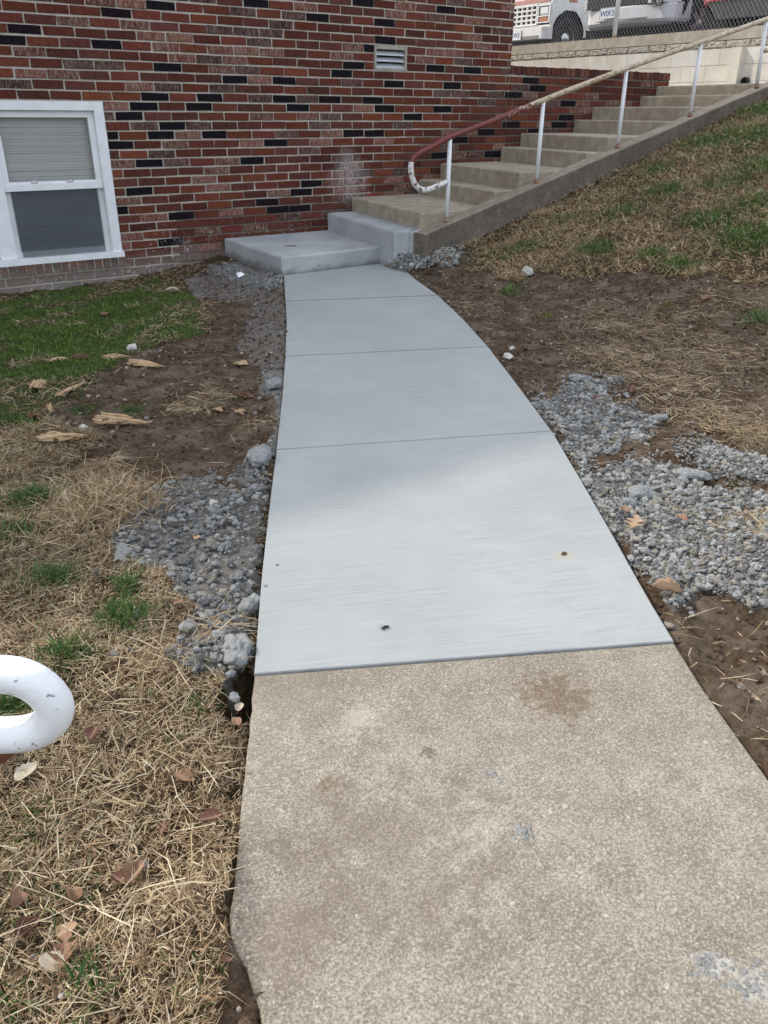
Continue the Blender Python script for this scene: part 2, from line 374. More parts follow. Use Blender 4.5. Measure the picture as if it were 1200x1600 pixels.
def rail_paint():
    t = NT('peeling rail paint'); p = t.pos(); x = t.xyz(p)
    n = t.noise(p, 16, 5, .65); f = t.noise(t.map(p, scale=(30, 60, 60)), 1, 5, .7)
    white = t.mix(t.ramp(n, (.4, 0.0), (.7, 1.0)), (.56, .48, .35), (.40, .29, .165))
    red = (.15, .035, .03); rust = (.20, .11, .055)
    fr = t.math('ADD', x[0], t.math('MULTIPLY', t.math('SUBTRACT', t.noise(p, 22, 5, .7), .5), 3.4))
    low = t.math('LESS_THAN', x[2], .93)
    fac = t.math('MULTIPLY', t.ramp(t.math('DIVIDE', fr, 10.0), (.585, 1.0), (.592, 0.0)), t.math('SUBTRACT', 1.0, low))
    c = t.mix(t.math('MULTIPLY', t.ramp(f, (.50, 0.0), (.60, 1.0)), .8), white, rust)
    c = t.mix(fac, c, red)
    # the loop below: white with flakes
    wl_ = t.mix(t.ramp(t.noise(p, 26, 4, .65), (.545, 0.0), (.565, 1.0)), (.70, .68, .63), (.17, .07, .045))
    c = t.mix(low, c, wl_)
    return t.out(c, .5, t.bump(f, .3, .004), spec=.4)
M_RAIL = rail_paint()
def post_paint():
    t = NT('white post paint with rusty foot'); o = t.objc(); x = t.xyz(o); f = t.noise(t.map(t.pos(), scale=(40, 40, 25)), 1, 5, .65)
    c = t.mix(t.ramp(f, (.64, 0.0), (.68, .7)), (.76, .77, .78), (.4, .34, .28))
    z = t.math('ADD', x[2], t.math('MULTIPLY', t.math('SUBTRACT', f, .5), .1))
    c = t.mix(t.ramp(z, (.02, 1.0), (.075, 0.0)), c, (.26, .115, .04))
    return t.out(c, .45, t.bump(f, .2, .003), spec=.45)
M_POST = post_paint()
M_DARK = simple('dark cavity', (.012, .012, .014), .9)
M_BLACK = simple('black plastic', (.018, .018, .02), .5)
M_RUBBER = simple('tyre rubber', (.022, .022, .023), .85)
M_CHROME = simple('steel', (.55, .55, .56), .28, .9)
M_ALU = simple('alloy wheel', (.55, .55, .57), .35, .7)
M_GALV = simple('galvanised wire', (.42, .43, .44), .5, .3)
M_ROOF = simple('roof shingle', (.10, .09, .085), .95)
M_STUCCO = simple('soffit paint', (.6, .58, .54), .8)
M_BLIND = simple('blind slat', (.88, .88, .87), .5, var=.03)
M_CURTAIN = simple('room wall', (.25, .24, .22), .9)
M_VENT = simple('vent paint', (.52, .54, .56), .5); M_VENTF = simple('vent frame timber', (.36, .33, .27), .8, var=.25)
M_ASPHALT = simple('asphalt', (.055, .055, .056), .95, var=.3, scale=40)
M_CAP = concrete_old('cast coping concrete', (.42, .375, .30), (.55, .50, .42), .2, (.24, .21, .17))
def cmu():
    t = NT('painted block'); p = t.pos(); i = t.n('ObjectInfo').outputs['Random']
    n = t.noise(p, 3.5, 5, .6); f = t.noise(p, 120, 3, .7)
    c = t.mix(t.ramp(n, (.35, 0.0), (.7, 1.0)), (.56, .53, .47), (.72, .70, .65))
    c = t.mix(t.math('MULTIPLY', i, .3), c, (.60, .52, .40))
    return t.out(c, .85, t.bump(f, .3, .004), spec=.2)
M_CMU = cmu()
def split_face():
    t = NT('split face block'); p = t.pos(); n = t.noise(p, 22, 6, .7)
    c = t.mix(t.ramp(n, (.3, 0.0), (.7, 1.0)), (.33, .30, .255), (.55, .51, .44))
    return t.out(c, .9, t.bump(n, 1.0, .03), spec=.15)
M_SPLIT = split_face()
def glass():
    t = NT('window glass'); t.t.nodes.remove(t.b); o = t.t.nodes['Material Output']
    g = t.n('BsdfGlossy', i_Color=(1, 1, 1), i_Roughness=.015); tr = t.n('BsdfTransparent', i_Color=(.92, .94, .94))
    wv = t.bump(t.noise(t.pos(), 2.2, 2), .12, .05); t.set(g.inputs['Normal'], wv)
    fr = t.math('ADD', t.n('Fresnel', i_IOR=1.5).outputs[0], .09)
    m = t.n('MixShader', i_Fac=fr, i_1=tr.outputs[0], i_2=g.outputs[0]); t.t.links.new(m.outputs[0], o.inputs[0]); return t.m
M_GLASS = glass()
def screen():
    t = NT('insect screen'); t.t.nodes.remove(t.b); o = t.t.nodes['Material Output']
    d = t.n('BsdfDiffuse', i_Color=(.07, .078, .095)); tr = t.n('BsdfTransparent', i_Color=(1, 1, 1))
    m = t.n('MixShader', i_Fac=.62, i_1=tr.outputs[0], i_2=d.outputs[0]); t.t.links.new(m.outputs[0], o.inputs[0]); return t.m
M_SCREEN = screen()
def car_paint(name, col, rough=.35, worn=None, dust=.3):
    t = NT(name); p = t.pos(); n = t.noise(p, 5, 6, .65)
    c = t.mix(t.math('MULTIPLY', t.ramp(n, (.42, 0.0), (.72, 1.0)), dust), col, (.42, .39, .35))
    if worn: c = t.mix(t.ramp(t.noise(p, 14, 6, .7), (.60, 0.0), (.64, .7)), c, worn)
    t.b.inputs['Coat Weight'].default_value = .3
    return t.out(c, rough, spec=.5)
M_VANP = car_paint('chalky white van paint', (.72, .71, .69), .55, (.42, .36, .31), .35); M_VANRED = car_paint('faded red hood paint', (.45, .17, .13), .6, (.6, .5, .45))
M_SILV = car_paint('silver truck paint', (.60, .60, .63), .3, None, .45); M_REDP = car_paint('red car paint', (.28, .02, .035), .25, None, .2)
M_GREYP = simple('grey bumper plastic', (.21, .205, .20), .6)
M_LAMP = simple('lamp lens', (.62, .64, .66), .12, 0, .05, spec=.8); M_AMBER = simple('amber lens', (.38, .13, .05), .3)
M_PLATE = simple('plate face', (.70, .73, .78), .4, var=.03); M_PLATEINK = simple('plate ink', (.06, .09, .22), .5)

def ground_mat():
    t = NT('soil'); p = t.pos(); a = t.xyz(t.attr('zone').outputs['Color'])
    n = t.noise(p, 6, 6, .65); f = t.noise(p, 60, 5, .7); ff = t.noise(p, 260, 3, .7)
    soil = t.mix(t.ramp(f, (.3, 0.0), (.72, 1.0)), (.045, .028, .018), (.165, .115, .078))
    soil = t.mix(t.math('MULTIPLY', t.ramp(n, (.45, 0.0), (.68, 1.0)), .85), soil, (.235, .19, .145))
    soil = t.mix(t.ramp(ff, (.66, 0.0), (.72, .6)), soil, (.33, .27, .20))
    thatch = t.mix(t.ramp(f, (.35, 0.0), (.7, 1.0)), (.03, .02, .012), (.12, .085, .045))  # kept dark to paint the shadowed gaps between straw blades
    moss = t.mix(t.ramp(f, (.35, 0.0), (.7, 1.0)), (.03, .05, .015), (.075, .12, .03))
    cem = t.mix(t.ramp(f, (.3, 0.0), (.7, 1.0)), (.11, .102, .092), (.335, .322, .295))  # dark end paints the shade in the gaps between lumps
    c = t.mix(a[2], soil, thatch); c = t.mix(a[0], c, moss)
    c = t.mix(t.math('MULTIPLY', a[1], t.ramp(n, (.25, .6), (.6, 1.0))), c, cem)
    h = t.math('ADD', t.math('MULTIPLY', f, 1.0), t.math('MULTIPLY', ff, .35))
    return t.out(c, .95, t.bump(h, 1.0, .02), spec=.03)
M_GROUND = ground_mat()
def tint_mat(name, rough=.7, transl=.0, fleck=.2, bscale=0, spec=.2):
    t = NT(name); p = t.pos(); c = t.attr('tint').outputs['Color']; n = t.noise(p, 90, 3, .6)
    c = t.mix(t.math('MULTIPLY', t.ramp(n, (.35, 1.0), (.65, 0.0)), fleck*2), c, t.mix(1.0, c, (.55, .55, .55), 'MULTIPLY'))
    nb = t.bump(t.noise(p, bscale, 4, .7), 1.0, .012) if bscale else None
    t.out(c, rough, nb, spec=spec)
    if transl:
        o = t.t.nodes['Material Output']; tr = t.n('BsdfTranslucent'); t.set(tr.inputs[0], c)
        m = t.n('MixShader', i_Fac=transl, i_1=t.b.outputs[0], i_2=tr.outputs[0]); t.t.links.new(m.outputs[0], o.inputs[0])
    return t.m
M_STRAW = tint_mat('dead grass', .6, .15, .15); M_GRASS = tint_mat('green grass', .5, .3, .15)
M_GRAVEL = tint_mat('crumbled cement', .95, 0, .3, 110, .04); M_CRUMB = tint_mat('soil crumbs', .95, 0, .3, 120, .1)
def obj_tint(name, c1, c2, scale, stretch=(1, 1, 1), rough=.8, bump=.4, bd=.004):
    t = NT(name); o = t.n('TexCoord').outputs['Object']; p = t.map(o, scale=stretch); n = t.noise(p, scale, 5, .65)
    i = t.n('ObjectInfo').outputs['Random']
    c = t.mix(t.ramp(n, (.32, 0.0), (.7, 1.0)), c1, c2)
    c = t.mix(t.math('MULTIPLY', i, .25), c, c1)
    return t.out(c, rough, t.bump(n, bump, bd), spec=.2)
M_WOOD = obj_tint('split wood', (.26, .15, .07), (.66, .50, .32), 1, (10, 190, 190), .8, .8)
M_BARK = obj_tint('bark', (.07, .04, .022), (.17, .10, .06), 1, (12, 60, 60), .9, .7)
M_ROCK = obj_tint('pale rock', (.36, .34, .31), (.60, .58, .54), 30, rough=.9, bump=.5)
M_CLOD = obj_tint('cement clod', (.19, .195, .19), (.36, .365, .355), 60, rough=.95, bump=1.0, bd=.012)
def leaf_mat(name, a, b):
    t = NT(name); o = t.n('TexCoord').outputs['Object']; n = t.noise(o, 25, 5, .6); x = t.xyz(o)
    c = t.mix(t.ramp(n, (.3, 0.0), (.72, 1.0)), a, b)
    v = t.ramp(t.math('ABSOLUTE', x[1]), (.0, 1.0), (.0022, 0.0)); c = t.mix(t.math('MULTIPLY', v, .5), c, (.42, .29, .18))
    t.out(c, .6, t.bump(n, .5, .003), spec=.25); out = t.t.nodes['Material Output']; tr = t.n('BsdfTranslucent'); t.set(tr.inputs[0], c)
    m = t.n('MixShader', i_Fac=.2, i_1=t.b.outputs[0], i_2=tr.outputs[0]); t.t.links.new(m.outputs[0], out.inputs[0]); return t.m
M_LEAF = leaf_mat('brown leaf', (.17, .085, .05), (.36, .215, .135)); M_LEAFT = leaf_mat('tan leaf', (.36, .23, .13), (.52, .37, .24)); M_LEAFD = leaf_mat('dark red leaf', (.085, .034, .024), (.18, .08, .055)); M_LEAFP = leaf_mat('pale leaf', (.40, .34, .26), (.56, .49, .39))
M_PAPER = simple('white paper', (.82, .82, .83), .7, var=.03)

# ------------------------------------------------------------------ ground
Z_GREEN = polyG([(-200, 476), (0, 470), (120, 452), (270, 440), (312, 470), (322, 520), (190, 562), (120, 612), (60, 660), (0, 655), (-260, 660)])
Z_DIRTL = polyG([(318, 425), (445, 432), (447, 560), (436, 640), (425, 800), (300, 770), (215, 800), (110, 745), (150, 690), (55, 640), (110, 600), (190, 555), (330, 520), (325, 470)])
Z_BARE = polyG([(338, 1425), (368, 1425), (390, 1500), (430, 1610), (440, 1700), (330, 1700), (325, 1600), (345, 1520)])
Z_CEML = polyG([(330, 412), (440, 425), (446, 480), (444, 590), (405, 590), (375, 540), (395, 480), (300, 462), (290, 440)])
Z_GRAVL = polyG([(168, 872), (215, 800), (262, 752), (330, 745), (372, 770), (385, 715), (428, 690), (404, 905), (396, 1040), (372, 1080), (345, 1060), (258, 1018), (300, 960), (268, 900), (200, 885)])
Z_GRAVL2 = polyG([(395, 595), (420, 575), (443, 590), (436, 690), (415, 700), (420, 640)])
Z_RUB = np.array([(4.38, -1.5), (4.98, -1.5), (5.02, -2.08), (4.74, -2.15), (4.58, -1.98), (4.40, -1.84)])
Z_STRIPL = polyG([(395, 700), (432, 702), (398, 1060), (372, 1085), (368, 1000)])
Z_PIT = polyG([(335, 425), (352, 408), (442, 436), (440, 455), (395, 452)])
Z_DIRTR = polyG([(612, 412), (680, 388), (745, 425), (830, 445), (1250, 455), (1300, 640), (1250, 700), (1000, 640), (860, 600), (850, 660), (700, 470), (640, 425)])
Z_GRAVR = polyG([(836, 632), (880, 622), (895, 588), (955, 592), (965, 640), (1040, 665), (1020, 690), (985, 690), (935, 712), (905, 735), (870, 680)])
Z_GRAVR2 = polyG([(905, 735), (960, 745), (1000, 728), (1080, 735), (1110, 770), (1200, 785), (1260, 800), (1260, 925), (1170, 945), (1120, 930), (1040, 960), (1000, 900), (955, 830)])
Z_GRAVR3 = polyG([(1085, 690), (1200, 715), (1260, 720), (1260, 770), (1150, 755), (1110, 735)])
Z_DIRTR2 = polyG([(1045, 960), (1120, 935), (1260, 930), (1300, 1300), (1200, 1230), (1060, 1005)])
Z_SLOPE = polyG([(690, 398), (800, 440), (1000, 430), (1230, 445), (1400, 440), (1400, 30), (1210, 130)])
def zones(x, y):
    green = inpoly(x, y, Z_GREEN, .07, 5)
    dl = inpoly(x, y, Z_DIRTL, .06, 6) | inpoly(x, y, Z_BARE, .03, 6); cl = inpoly(x, y, Z_CEML, .05, 7)
    gl = inpoly(x, y, Z_GRAVL, .05, 8) | inpoly(x, y, Z_GRAVL2, .05, 8) | inpoly(x, y, Z_PIT, .03, 8)
    dr = (np.asarray(x) > xR(y)) & ~(inpoly(x, y, Z_SLOPE, .1, 9) & ~inpoly(x, y, Z_DIRTR, .12, 9)) & (np.asarray(x) < 6.5) & (np.asarray(y) < -1.3)
    gr = inpoly(x, y, Z_GRAVR, .05, 10) | inpoly(x, y, Z_GRAVR2, .05, 10) | inpoly(x, y, Z_GRAVR3, .03, 10) | inpoly(x, y, Z_RUB, .03, 10)
    return green, dl, cl, gl, dr, gr
def wig(x, y, rough):                                            # small relief of the soil
    return rough*(.045*(fbm(x*5, y*5, 21, 3)-.5) + .03*(fbm(x*24, y*24, 25, 3)-.5) + .016*(fbm(x*62, y*62, 31, 2)-.5))
def mound(x, y, gl, gr):
    return 0
def frange(*segs):
    out = []
    for a, b, d in segs: out += list(np.arange(a, b, d))
    return np.array(out)
gx = frange((-400, -40, 40), (-40, -4, 4), (-4, -.6, .3), (-.6, 2.9, .0135), (2.9, 5, .025), (5, 10.2, .045), (10.2, 14, .3), (14, 60, 5), (60, 401, 40))
gy = frange((-400, -40, 40), (-40, -10, 3), (-10, -8, .2), (-8, -5, .0135), (-5, -2.5, .02), (-2.5, .3, .035), (.3, 3, .3), (3, 40, 4), (40, 401, 40))
GX, GY = np.meshgrid(gx, gy); zx = GX.ravel(); zy = GY.ravel()
green, dl_, cl_, gl_, dr_, gr_ = zones(zx, zy)
near = (np.abs(zx-3) < 8) & (np.abs(zy+4) < 6)
inside = (zx > xL(zy)-.004) & (zx < xR(zy)+.004)
zz = T(zx, zy) + np.where(near & ~inside, wig(zx, zy, 1.0), 0)
HEAP = lambda a, b: .03*np.clip(fbm(a*4, b*4, 77, 2)-.2, 0, 1)+.02*(fbm(a*16, b*16, 78, 3)-.4)
zz += np.where((gl_ | gr_) & ~inside, HEAP(zx, zy), 0)
rub = (zx > 4.45) & (zy > -2.0) & (zy < -1.3)
zz = np.where(inside & ~rub, np.minimum(zz, -.02), zz)
edge = np.minimum(np.abs(xL(zy)-zx), np.abs(zx-xR(zy)))
zz = np.where(~inside & (edge < .3) & (zy < -1.3), np.minimum(zz, -.004-.012*(zy < -5.2)*(zy > -6.9)), zz)
hole = np.exp(-(((zx-(xL(zy)-.035))/.055)**2+((zy-G(362, 1085)[1])/.085)**2)); zz -= .16*hole
zone = np.zeros((len(zx), 3), np.float32)
zone[:, 0] = green*(.5+.5*fbm(zx*9, zy*9, 50)); zone[:, 1] = np.maximum(cl_*.72, np.maximum(gl_*1.0, gr_*1.0))
lawn = ~(green | dl_ | cl_ | gl_ | dr_ | gr_)
zone[:, 2] = lawn*.9
nx, ny = len(gx), len(gy)
ii = (np.arange(ny-1)[:, None]*nx + np.arange(nx-1)[None, :]).ravel()
ground = np_mesh('ground', np.stack([zx, zy, zz], 1), np.stack([ii, ii+1, ii+nx+1, ii+nx], 1), M_GROUND, zone, True, attr='zone')
tag(ground, 'bare brown soil and thin lawn around the path', kind='structure')

def land(x, y): return T(x, y) + wig(x, y, 1.0)

# ------------------------------------------------------------------ path: new panels and old slab
walk = bpy.data.objects.new('sidewalk', None); link(walk); tag(walk, 'new pale grey broomed concrete sidewalk curving to the landing', kind='structure')
JT = [((446, 470), (684, 461)), ((446, 556), (762, 541)), ((432, 702), (862, 673)), ((397, 1052), (1053, 1001))]
JT = [(on_z(*a)[:2], on_z(*b)[:2]) for a, b in JT]
def between(E, ya, yb):                                          # edge points from ya down to yb
    n = 10; ys = np.linspace(ya, yb, n); f = xL if E is EL else xR
    return [np.array([float(f(y)), y]) for y in ys]
starts = [(EL[0], ER[0])] + JT
for k in range(4):
    (a0, b0), (a1, b1) = starts[k], starts[k+1]
    L = between(EL, a0[1], a1[1]); R = between(ER, b0[1], b1[1]); GS = [0, .016, .009, .0045, .001]
    if k == 0: R = [ER[0], ER[1]] + between(ER, ER[1][1]-.02, b1[1])
    d = np.array([.38, .925])
    L[0] = L[0]-d*GS[k]; R[0] = R[0]-d*GS[k]; L[-1] = L[-1]+d*GS[k+1]; R[-1] = R[-1]+d*GS[k+1]
    m = MB(); m.prism(L + R[::-1], -.11, 0, 0, .004)
    o = m.build('panel', M_NEW, walk)
for k in (1, 2, 3):  # dark strips painted into the joints for the groove's shade and damp
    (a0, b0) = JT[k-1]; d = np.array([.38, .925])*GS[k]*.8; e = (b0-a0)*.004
    m = MB(); m.prism([a0+e+d, b0-e+d, b0-e-d, a0+e-d], -.08, -.0035); m.build('joint_shade', M_CURB, walk)
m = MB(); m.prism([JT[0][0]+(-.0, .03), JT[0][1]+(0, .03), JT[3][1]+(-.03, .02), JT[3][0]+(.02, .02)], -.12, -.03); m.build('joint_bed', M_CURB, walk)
a0, b0 = JT[3]; yb = -8.69
L = [np.array([float(xL(y)), y]) for y in np.linspace(a0[1]-.004, yb, 60)]
R = [np.array([float(xR(y)), y]) for y in np.linspace(b0[1]-.004, yb, 60)]
for i, p in enumerate(L): p[0] += .006*(vnoise(np.array(p[1]*30.), np.array(1.), 4)-.5)
m = MB(); m.prism(L + R[::-1], -.11, -.003, 0, .009)
old = m.build('old_sidewalk', M_OLD); tag(old, 'old tan exposed aggregate concrete slab in front of the new path', kind='structure')

# ------------------------------------------------------------------ brick building
bld = thing('apartment_building', 'red brick building with white double hung window beside the fresh concrete landing', 'building')
CH, BL, Z0, X0 = .0799, .2667, 1.717, 1.733                       # course height, brick pitch, height of the slipped course, a joint
JW = .0150; DEP = .011
BX1 = 7.255; EAVE = 5.45; BX0 = -7.0
WIN = (.31, 2.43, .072, 1.395)                                    # window opening x0 x1 z0 z1
VENT = (5.335, 5.755, Z0+.003, Z0+3*CH-.004)
dark_px = [(186,20),(38,46),(170.5,68),(258.7,9),(264,105.4),(365,123),(244,151),(330,152),(229,166),(314.6,167),(211,180.6),(275,195),(248.6,210),(334,210),(403.5,3.7),(412,4.6),(573,5.5),(503.6,28),(605,36.7),(605,64),(576,75),(550,102),(536.6,115.5),(443,125.6),(446,155),(518,156),(585,157),(469,169),(602.6,170),(550,209),(583,210),(611,131),(701,15.6),(679,107),(736,109),(615.6,131.6),(705,133.5),(803.5,148.5),(693,172),(648.6,184),(799,197),(757,207.5),(720,217),(196.5,225),(241,253),(393.6,252),(221,298),(194.7,327),(293,335),(278,377.5),(582.6,209),(403,251),(484.5,288),(472,300.6),(417,316),(440,327),(472.6,325),(436,223),(831.6,125.6),(847,138),(807.6,148.6),(889,162.6),(887,184),(871,195),(832,204),(805.6,196),(719,219.6),(689,243),(770,241),(174,210),(211,299),(20,60)]
DARKS = [on_y(*p) for p in dark_px]
def brick_tint(cx, cz, rnd):
    for d in DARKS:
        if abs(d[0]-cx) < .13 and abs(d[2]-cz) < .042: return (.006+.005*rnd.random(), .006, .010, .03)
    q = rnd.random()
    if q < .38: b = (.142, .040, .025); al = .06
    elif q < .64: b = (.110, .036, .026); al = .10
    elif q < .74: b = (.175, .050, .026); al = .04
    elif q < .90: b = (.17, .066, .045); al = .78
    else: b = (.085, .042, .036); al = .5
    k = .60+.62*rnd.random()
    return (b[0]*k, b[1]*k*(.9+.2*rnd.random()), b[2]*k, al)
def brick_mesh(w, h, d, rnd, bev=.003):                           # centred in x and z, face towards -Y at y=-d, back at 0
    V = []; F = []
    j = lambda s: s*(rnd.random()-.5)
    o = [(-w/2+j(.007), -h/2+j(.006)), (w/2+j(.007), -h/2+j(.006)), (w/2+j(.007), h/2+j(.006)), (-w/2+j(.007), h/2+j(.006))]
    ty = j(.003)
    for (x, z) in o: V.append((x, .004, z))
    for (x, z) in o: V.append((x, -d+bev, z))
    for (x, z) in o: V.append((x-math.copysign(bev, x), -d+(ty if x > 0 else -ty)*.5, z-math.copysign(bev, z)))
    for a in (0, 4):
        for i in range(4): F.append((a+i, a+(i+1) % 4, a+4+(i+1) % 4, a+4+i))
    F.append((8, 9, 10, 11)); return V, F
def mk_brick_data(w, h, d, rnd, name='brick'):
    V, F = brick_mesh(w, h, d, rnd); me = bpy.data.meshes.new(name); me.from_pydata(V, [], F); me.materials.append(M_BRICK); me.update(); return me
def overlaps(a, b): return a[0] < b[1]-.001 and a[1] > b[0]+.001 and a[2] < b[3]-.001 and a[3] > b[2]+.001
def course_bricks(x_from, x_to, n0, n1, holes):
    out = []; rnd = random.Random(5)
    for n in range(n0, n1):
        z0 = Z0+n*CH; z1 = z0+CH; off = X0+(BL/2 if n % 2 else 0)+rnd.uniform(-.012, .012)
        i0 = math.floor((x_from-off)/BL)
        for i in range(i0, int((x_to-x_from)/BL)+i0+3):
            a = off+i*BL+rnd.uniform(-.004, .004); b = off+(i+1)*BL
            a = max(a, x_from); b = min(b, x_to)
            if b-a < .03: continue
            spans = [(a, b)]
            for h in holes:
                zc = (z0+z1)/2
                if not (h[2] < zc < h[3]): continue
                ns = []
                for (s, e) in spans:
                    if e <= h[0] or s >= h[1]: ns.append((s, e)); continue
                    if s < h[0]-.02: ns.append((s, h[0]))
                    if e > h[1]+.02: ns.append((h[1], e))
                spans = ns
            for (s, e) in spans: out.append((s, e, z0, z1, n))
    return out
wall = None
m = MB(); yb0 = .005
def wallbox(x0, x1, z0, z1, y=0): m.box((x0, y, z0), (x1, .30, z1))
# mortar face: upper storey stands 9 mm proud of the courses below the slipped bed
wallbox(BX0, WIN[0], -.5, Z0-.006); wallbox(WIN[1], 9.0, -.5, Z0-.006) if False else None
wallbox(WIN[1], BX1, -.5, Z0-.006); wallbox(WIN[0], WIN[1], -.5, WIN[2]); wallbox(WIN[0], WIN[1], WIN[3], Z0-.006)
m.box((BX0, -.009, Z0-.006), (VENT[0], .30, EAVE)); m.box((VENT[1], -.009, Z0-.006), (BX1, .30, EAVE)); m.box((VENT[0], -.009, VENT[3]), (VENT[1], .30, EAVE)); m.box((VENT[0], -.009, Z0-.006), (VENT[1], .30, VENT[2]))
m.box((VENT[0]-.1, .18, VENT[2]-.1), (VENT[1]+.1, .29, VENT[3]+.1))
m.box((BX0, .30, -.5), (BX0+.3, 9.4, EAVE)); m.box((BX1-.3, .30, -.5), (BX1, 9.4, EAVE)); m.box((BX0, 9.4, -.5), (BX1, 9.7, EAVE))
wall = m.build('wall', M_MORTAR, bld)
allb = course_bricks(BX0, BX1, -26, int((EAVE-Z0)/CH), [(WIN[0]-.0, WIN[1], WIN[2]-.08, WIN[3]), VENT])
# corner alternation
def proj(p):
    d = np.array(p)-CAM; z = d@_f; return np.array([600+FPX*(d@_r)/z, 800-FPX*(d@_u)/z])
inview = []; rest = []
for b in allb:
    c = proj(((b[0]+b[1])/2, 0, (b[2]+b[3])/2))
    if b[3] < -.35: continue
    vis = -25 < c[0] < 1200 and -10 < c[1] < 470
    if vis and c[1] > 300 and (b[0] > 3.5 and b[3] < .16 or b[0] > 4.72 and b[3] < .33): vis = False
    if vis:
        A = abs(proj((b[1], 0, b[2]))[0]-proj((b[0], 0, b[2]))[0])*abs(proj((b[0], 0, b[3]))[1]-proj((b[0], 0, b[2]))[1]); inview.append((A, b))
    else: rest.append(b)
inview.sort(key=lambda t: -t[0])
single = [b for _, b in inview[:288]]; rest += [b for _, b in inview[288:]]
rnd = random.Random(3)
stock = [mk_brick_data(BL-JW, CH-JW, DEP, rnd) for _ in range(14)]
def place_brick(b, parent, y):
    s, e, z0, z1, n = b; w = e-s-JW
    full = abs((e-s)-BL) < .012
    o = bpy.data.objects.new('brick', rnd.choice(stock) if full else mk_brick_data(w, CH-JW, DEP, rnd))
    if full: o.scale = (w/(BL-JW), 1, 1)
    o.location = ((s+e)/2, y, (z0+z1)/2+rnd.uniform(-.0018, .0018)); o.rotation_euler = (0, rnd.uniform(-.006, .006), 0); o.color = brick_tint((s+e)/2, (z0+z1)/2, rnd); link(o, parent); return o
def join_bricks(bs, name, parent, yf):
    V = []; F = []; C = []
    for b in bs:
        s, e, z0, z1, n = b; v, f = brick_mesh(e-s-JW, CH-JW, DEP, rnd); k = len(V); y = yf(n)
        V += [(p[0]+(s+e)/2, p[1]+y, p[2]+(z0+z1)/2) for p in v]; F += [tuple(k+i for i in q) for q in f]; C += [brick_tint((s+e)/2, (z0+z1)/2, rnd)]*12
    return np_mesh(name, np.array(V), np.array(F), M_BRICKS, np.array(C), False, parent, 'stuff')
yof = lambda n: (-.009 if n >= 0 else 0)
for b in single: place_brick(b, wall, yof(b[4])+rnd.uniform(-.0015, .0015))
join_bricks(rest, 'bricks', wall, yof)
# roof, out of the picture above
m = MB(); m.box((BX0-.3, -.35, EAVE), (BX1+.3, 9.9, EAVE+.06)); m.build('soffit', M_STUCCO, bld)
m = MB(); zt = EAVE+.062
m.add([(BX0-.35, -.4, zt), (BX1+.35, -.4, zt), (BX1+.35, 10, zt), (BX0-.35, 10, zt), (BX0-.35, 4.8, zt+1.0), (BX1+.35, 4.8, zt+1.0)], [(0, 1, 5, 4), (2, 3, 4, 5), (0, 4, 3), (1, 2, 5), (0, 3, 2, 1)]); m.build('roof', M_ROOF, bld)

# window: a pair of double hung sashes, the right one in view
win = bpy.data.objects.new('window', None); link(win, bld)
x0, x1, z0, z1 = WIN
m = MB()
FW = .088
m.box((x0, -.020, z0+.005), (x0+FW, .12, z1-.002), 0); m.box((x1-FW, -.020, z0+.005), (x1-.003, .12, z1-.002), 0)
m.box((x0+FW, -.018, z1-.075), (x1-FW, .12, z1-.002), 0); m.box((x0+.01, -.035, z0-.008), (x1+.012, .12, z0+.042), 0)
m.build('frame', M_WHITE, win)
MUL = (1.345, 1.482)
m = MB(); m.box((MUL[0], -.004, z0+.045), (MUL[1], .11, z1-.077)); m.build('mullion', M_WHITE, win)
def sash(xa, xb, za, zb, y, sw, name='sash'):
    m = MB(); d = .035
    m.box((xa, y, za), (xa+sw, y+d, zb)); m.box((xb-sw, y, za), (xb, y+d, zb)); m.box((xa+sw, y+.001, zb-sw), (xb-sw, y+d-.001, zb)); m.box((xa+sw, y+.001, za), (xb-sw, y+d-.001, za+sw*.95))
    return m.build(name, M_WHITE, win)
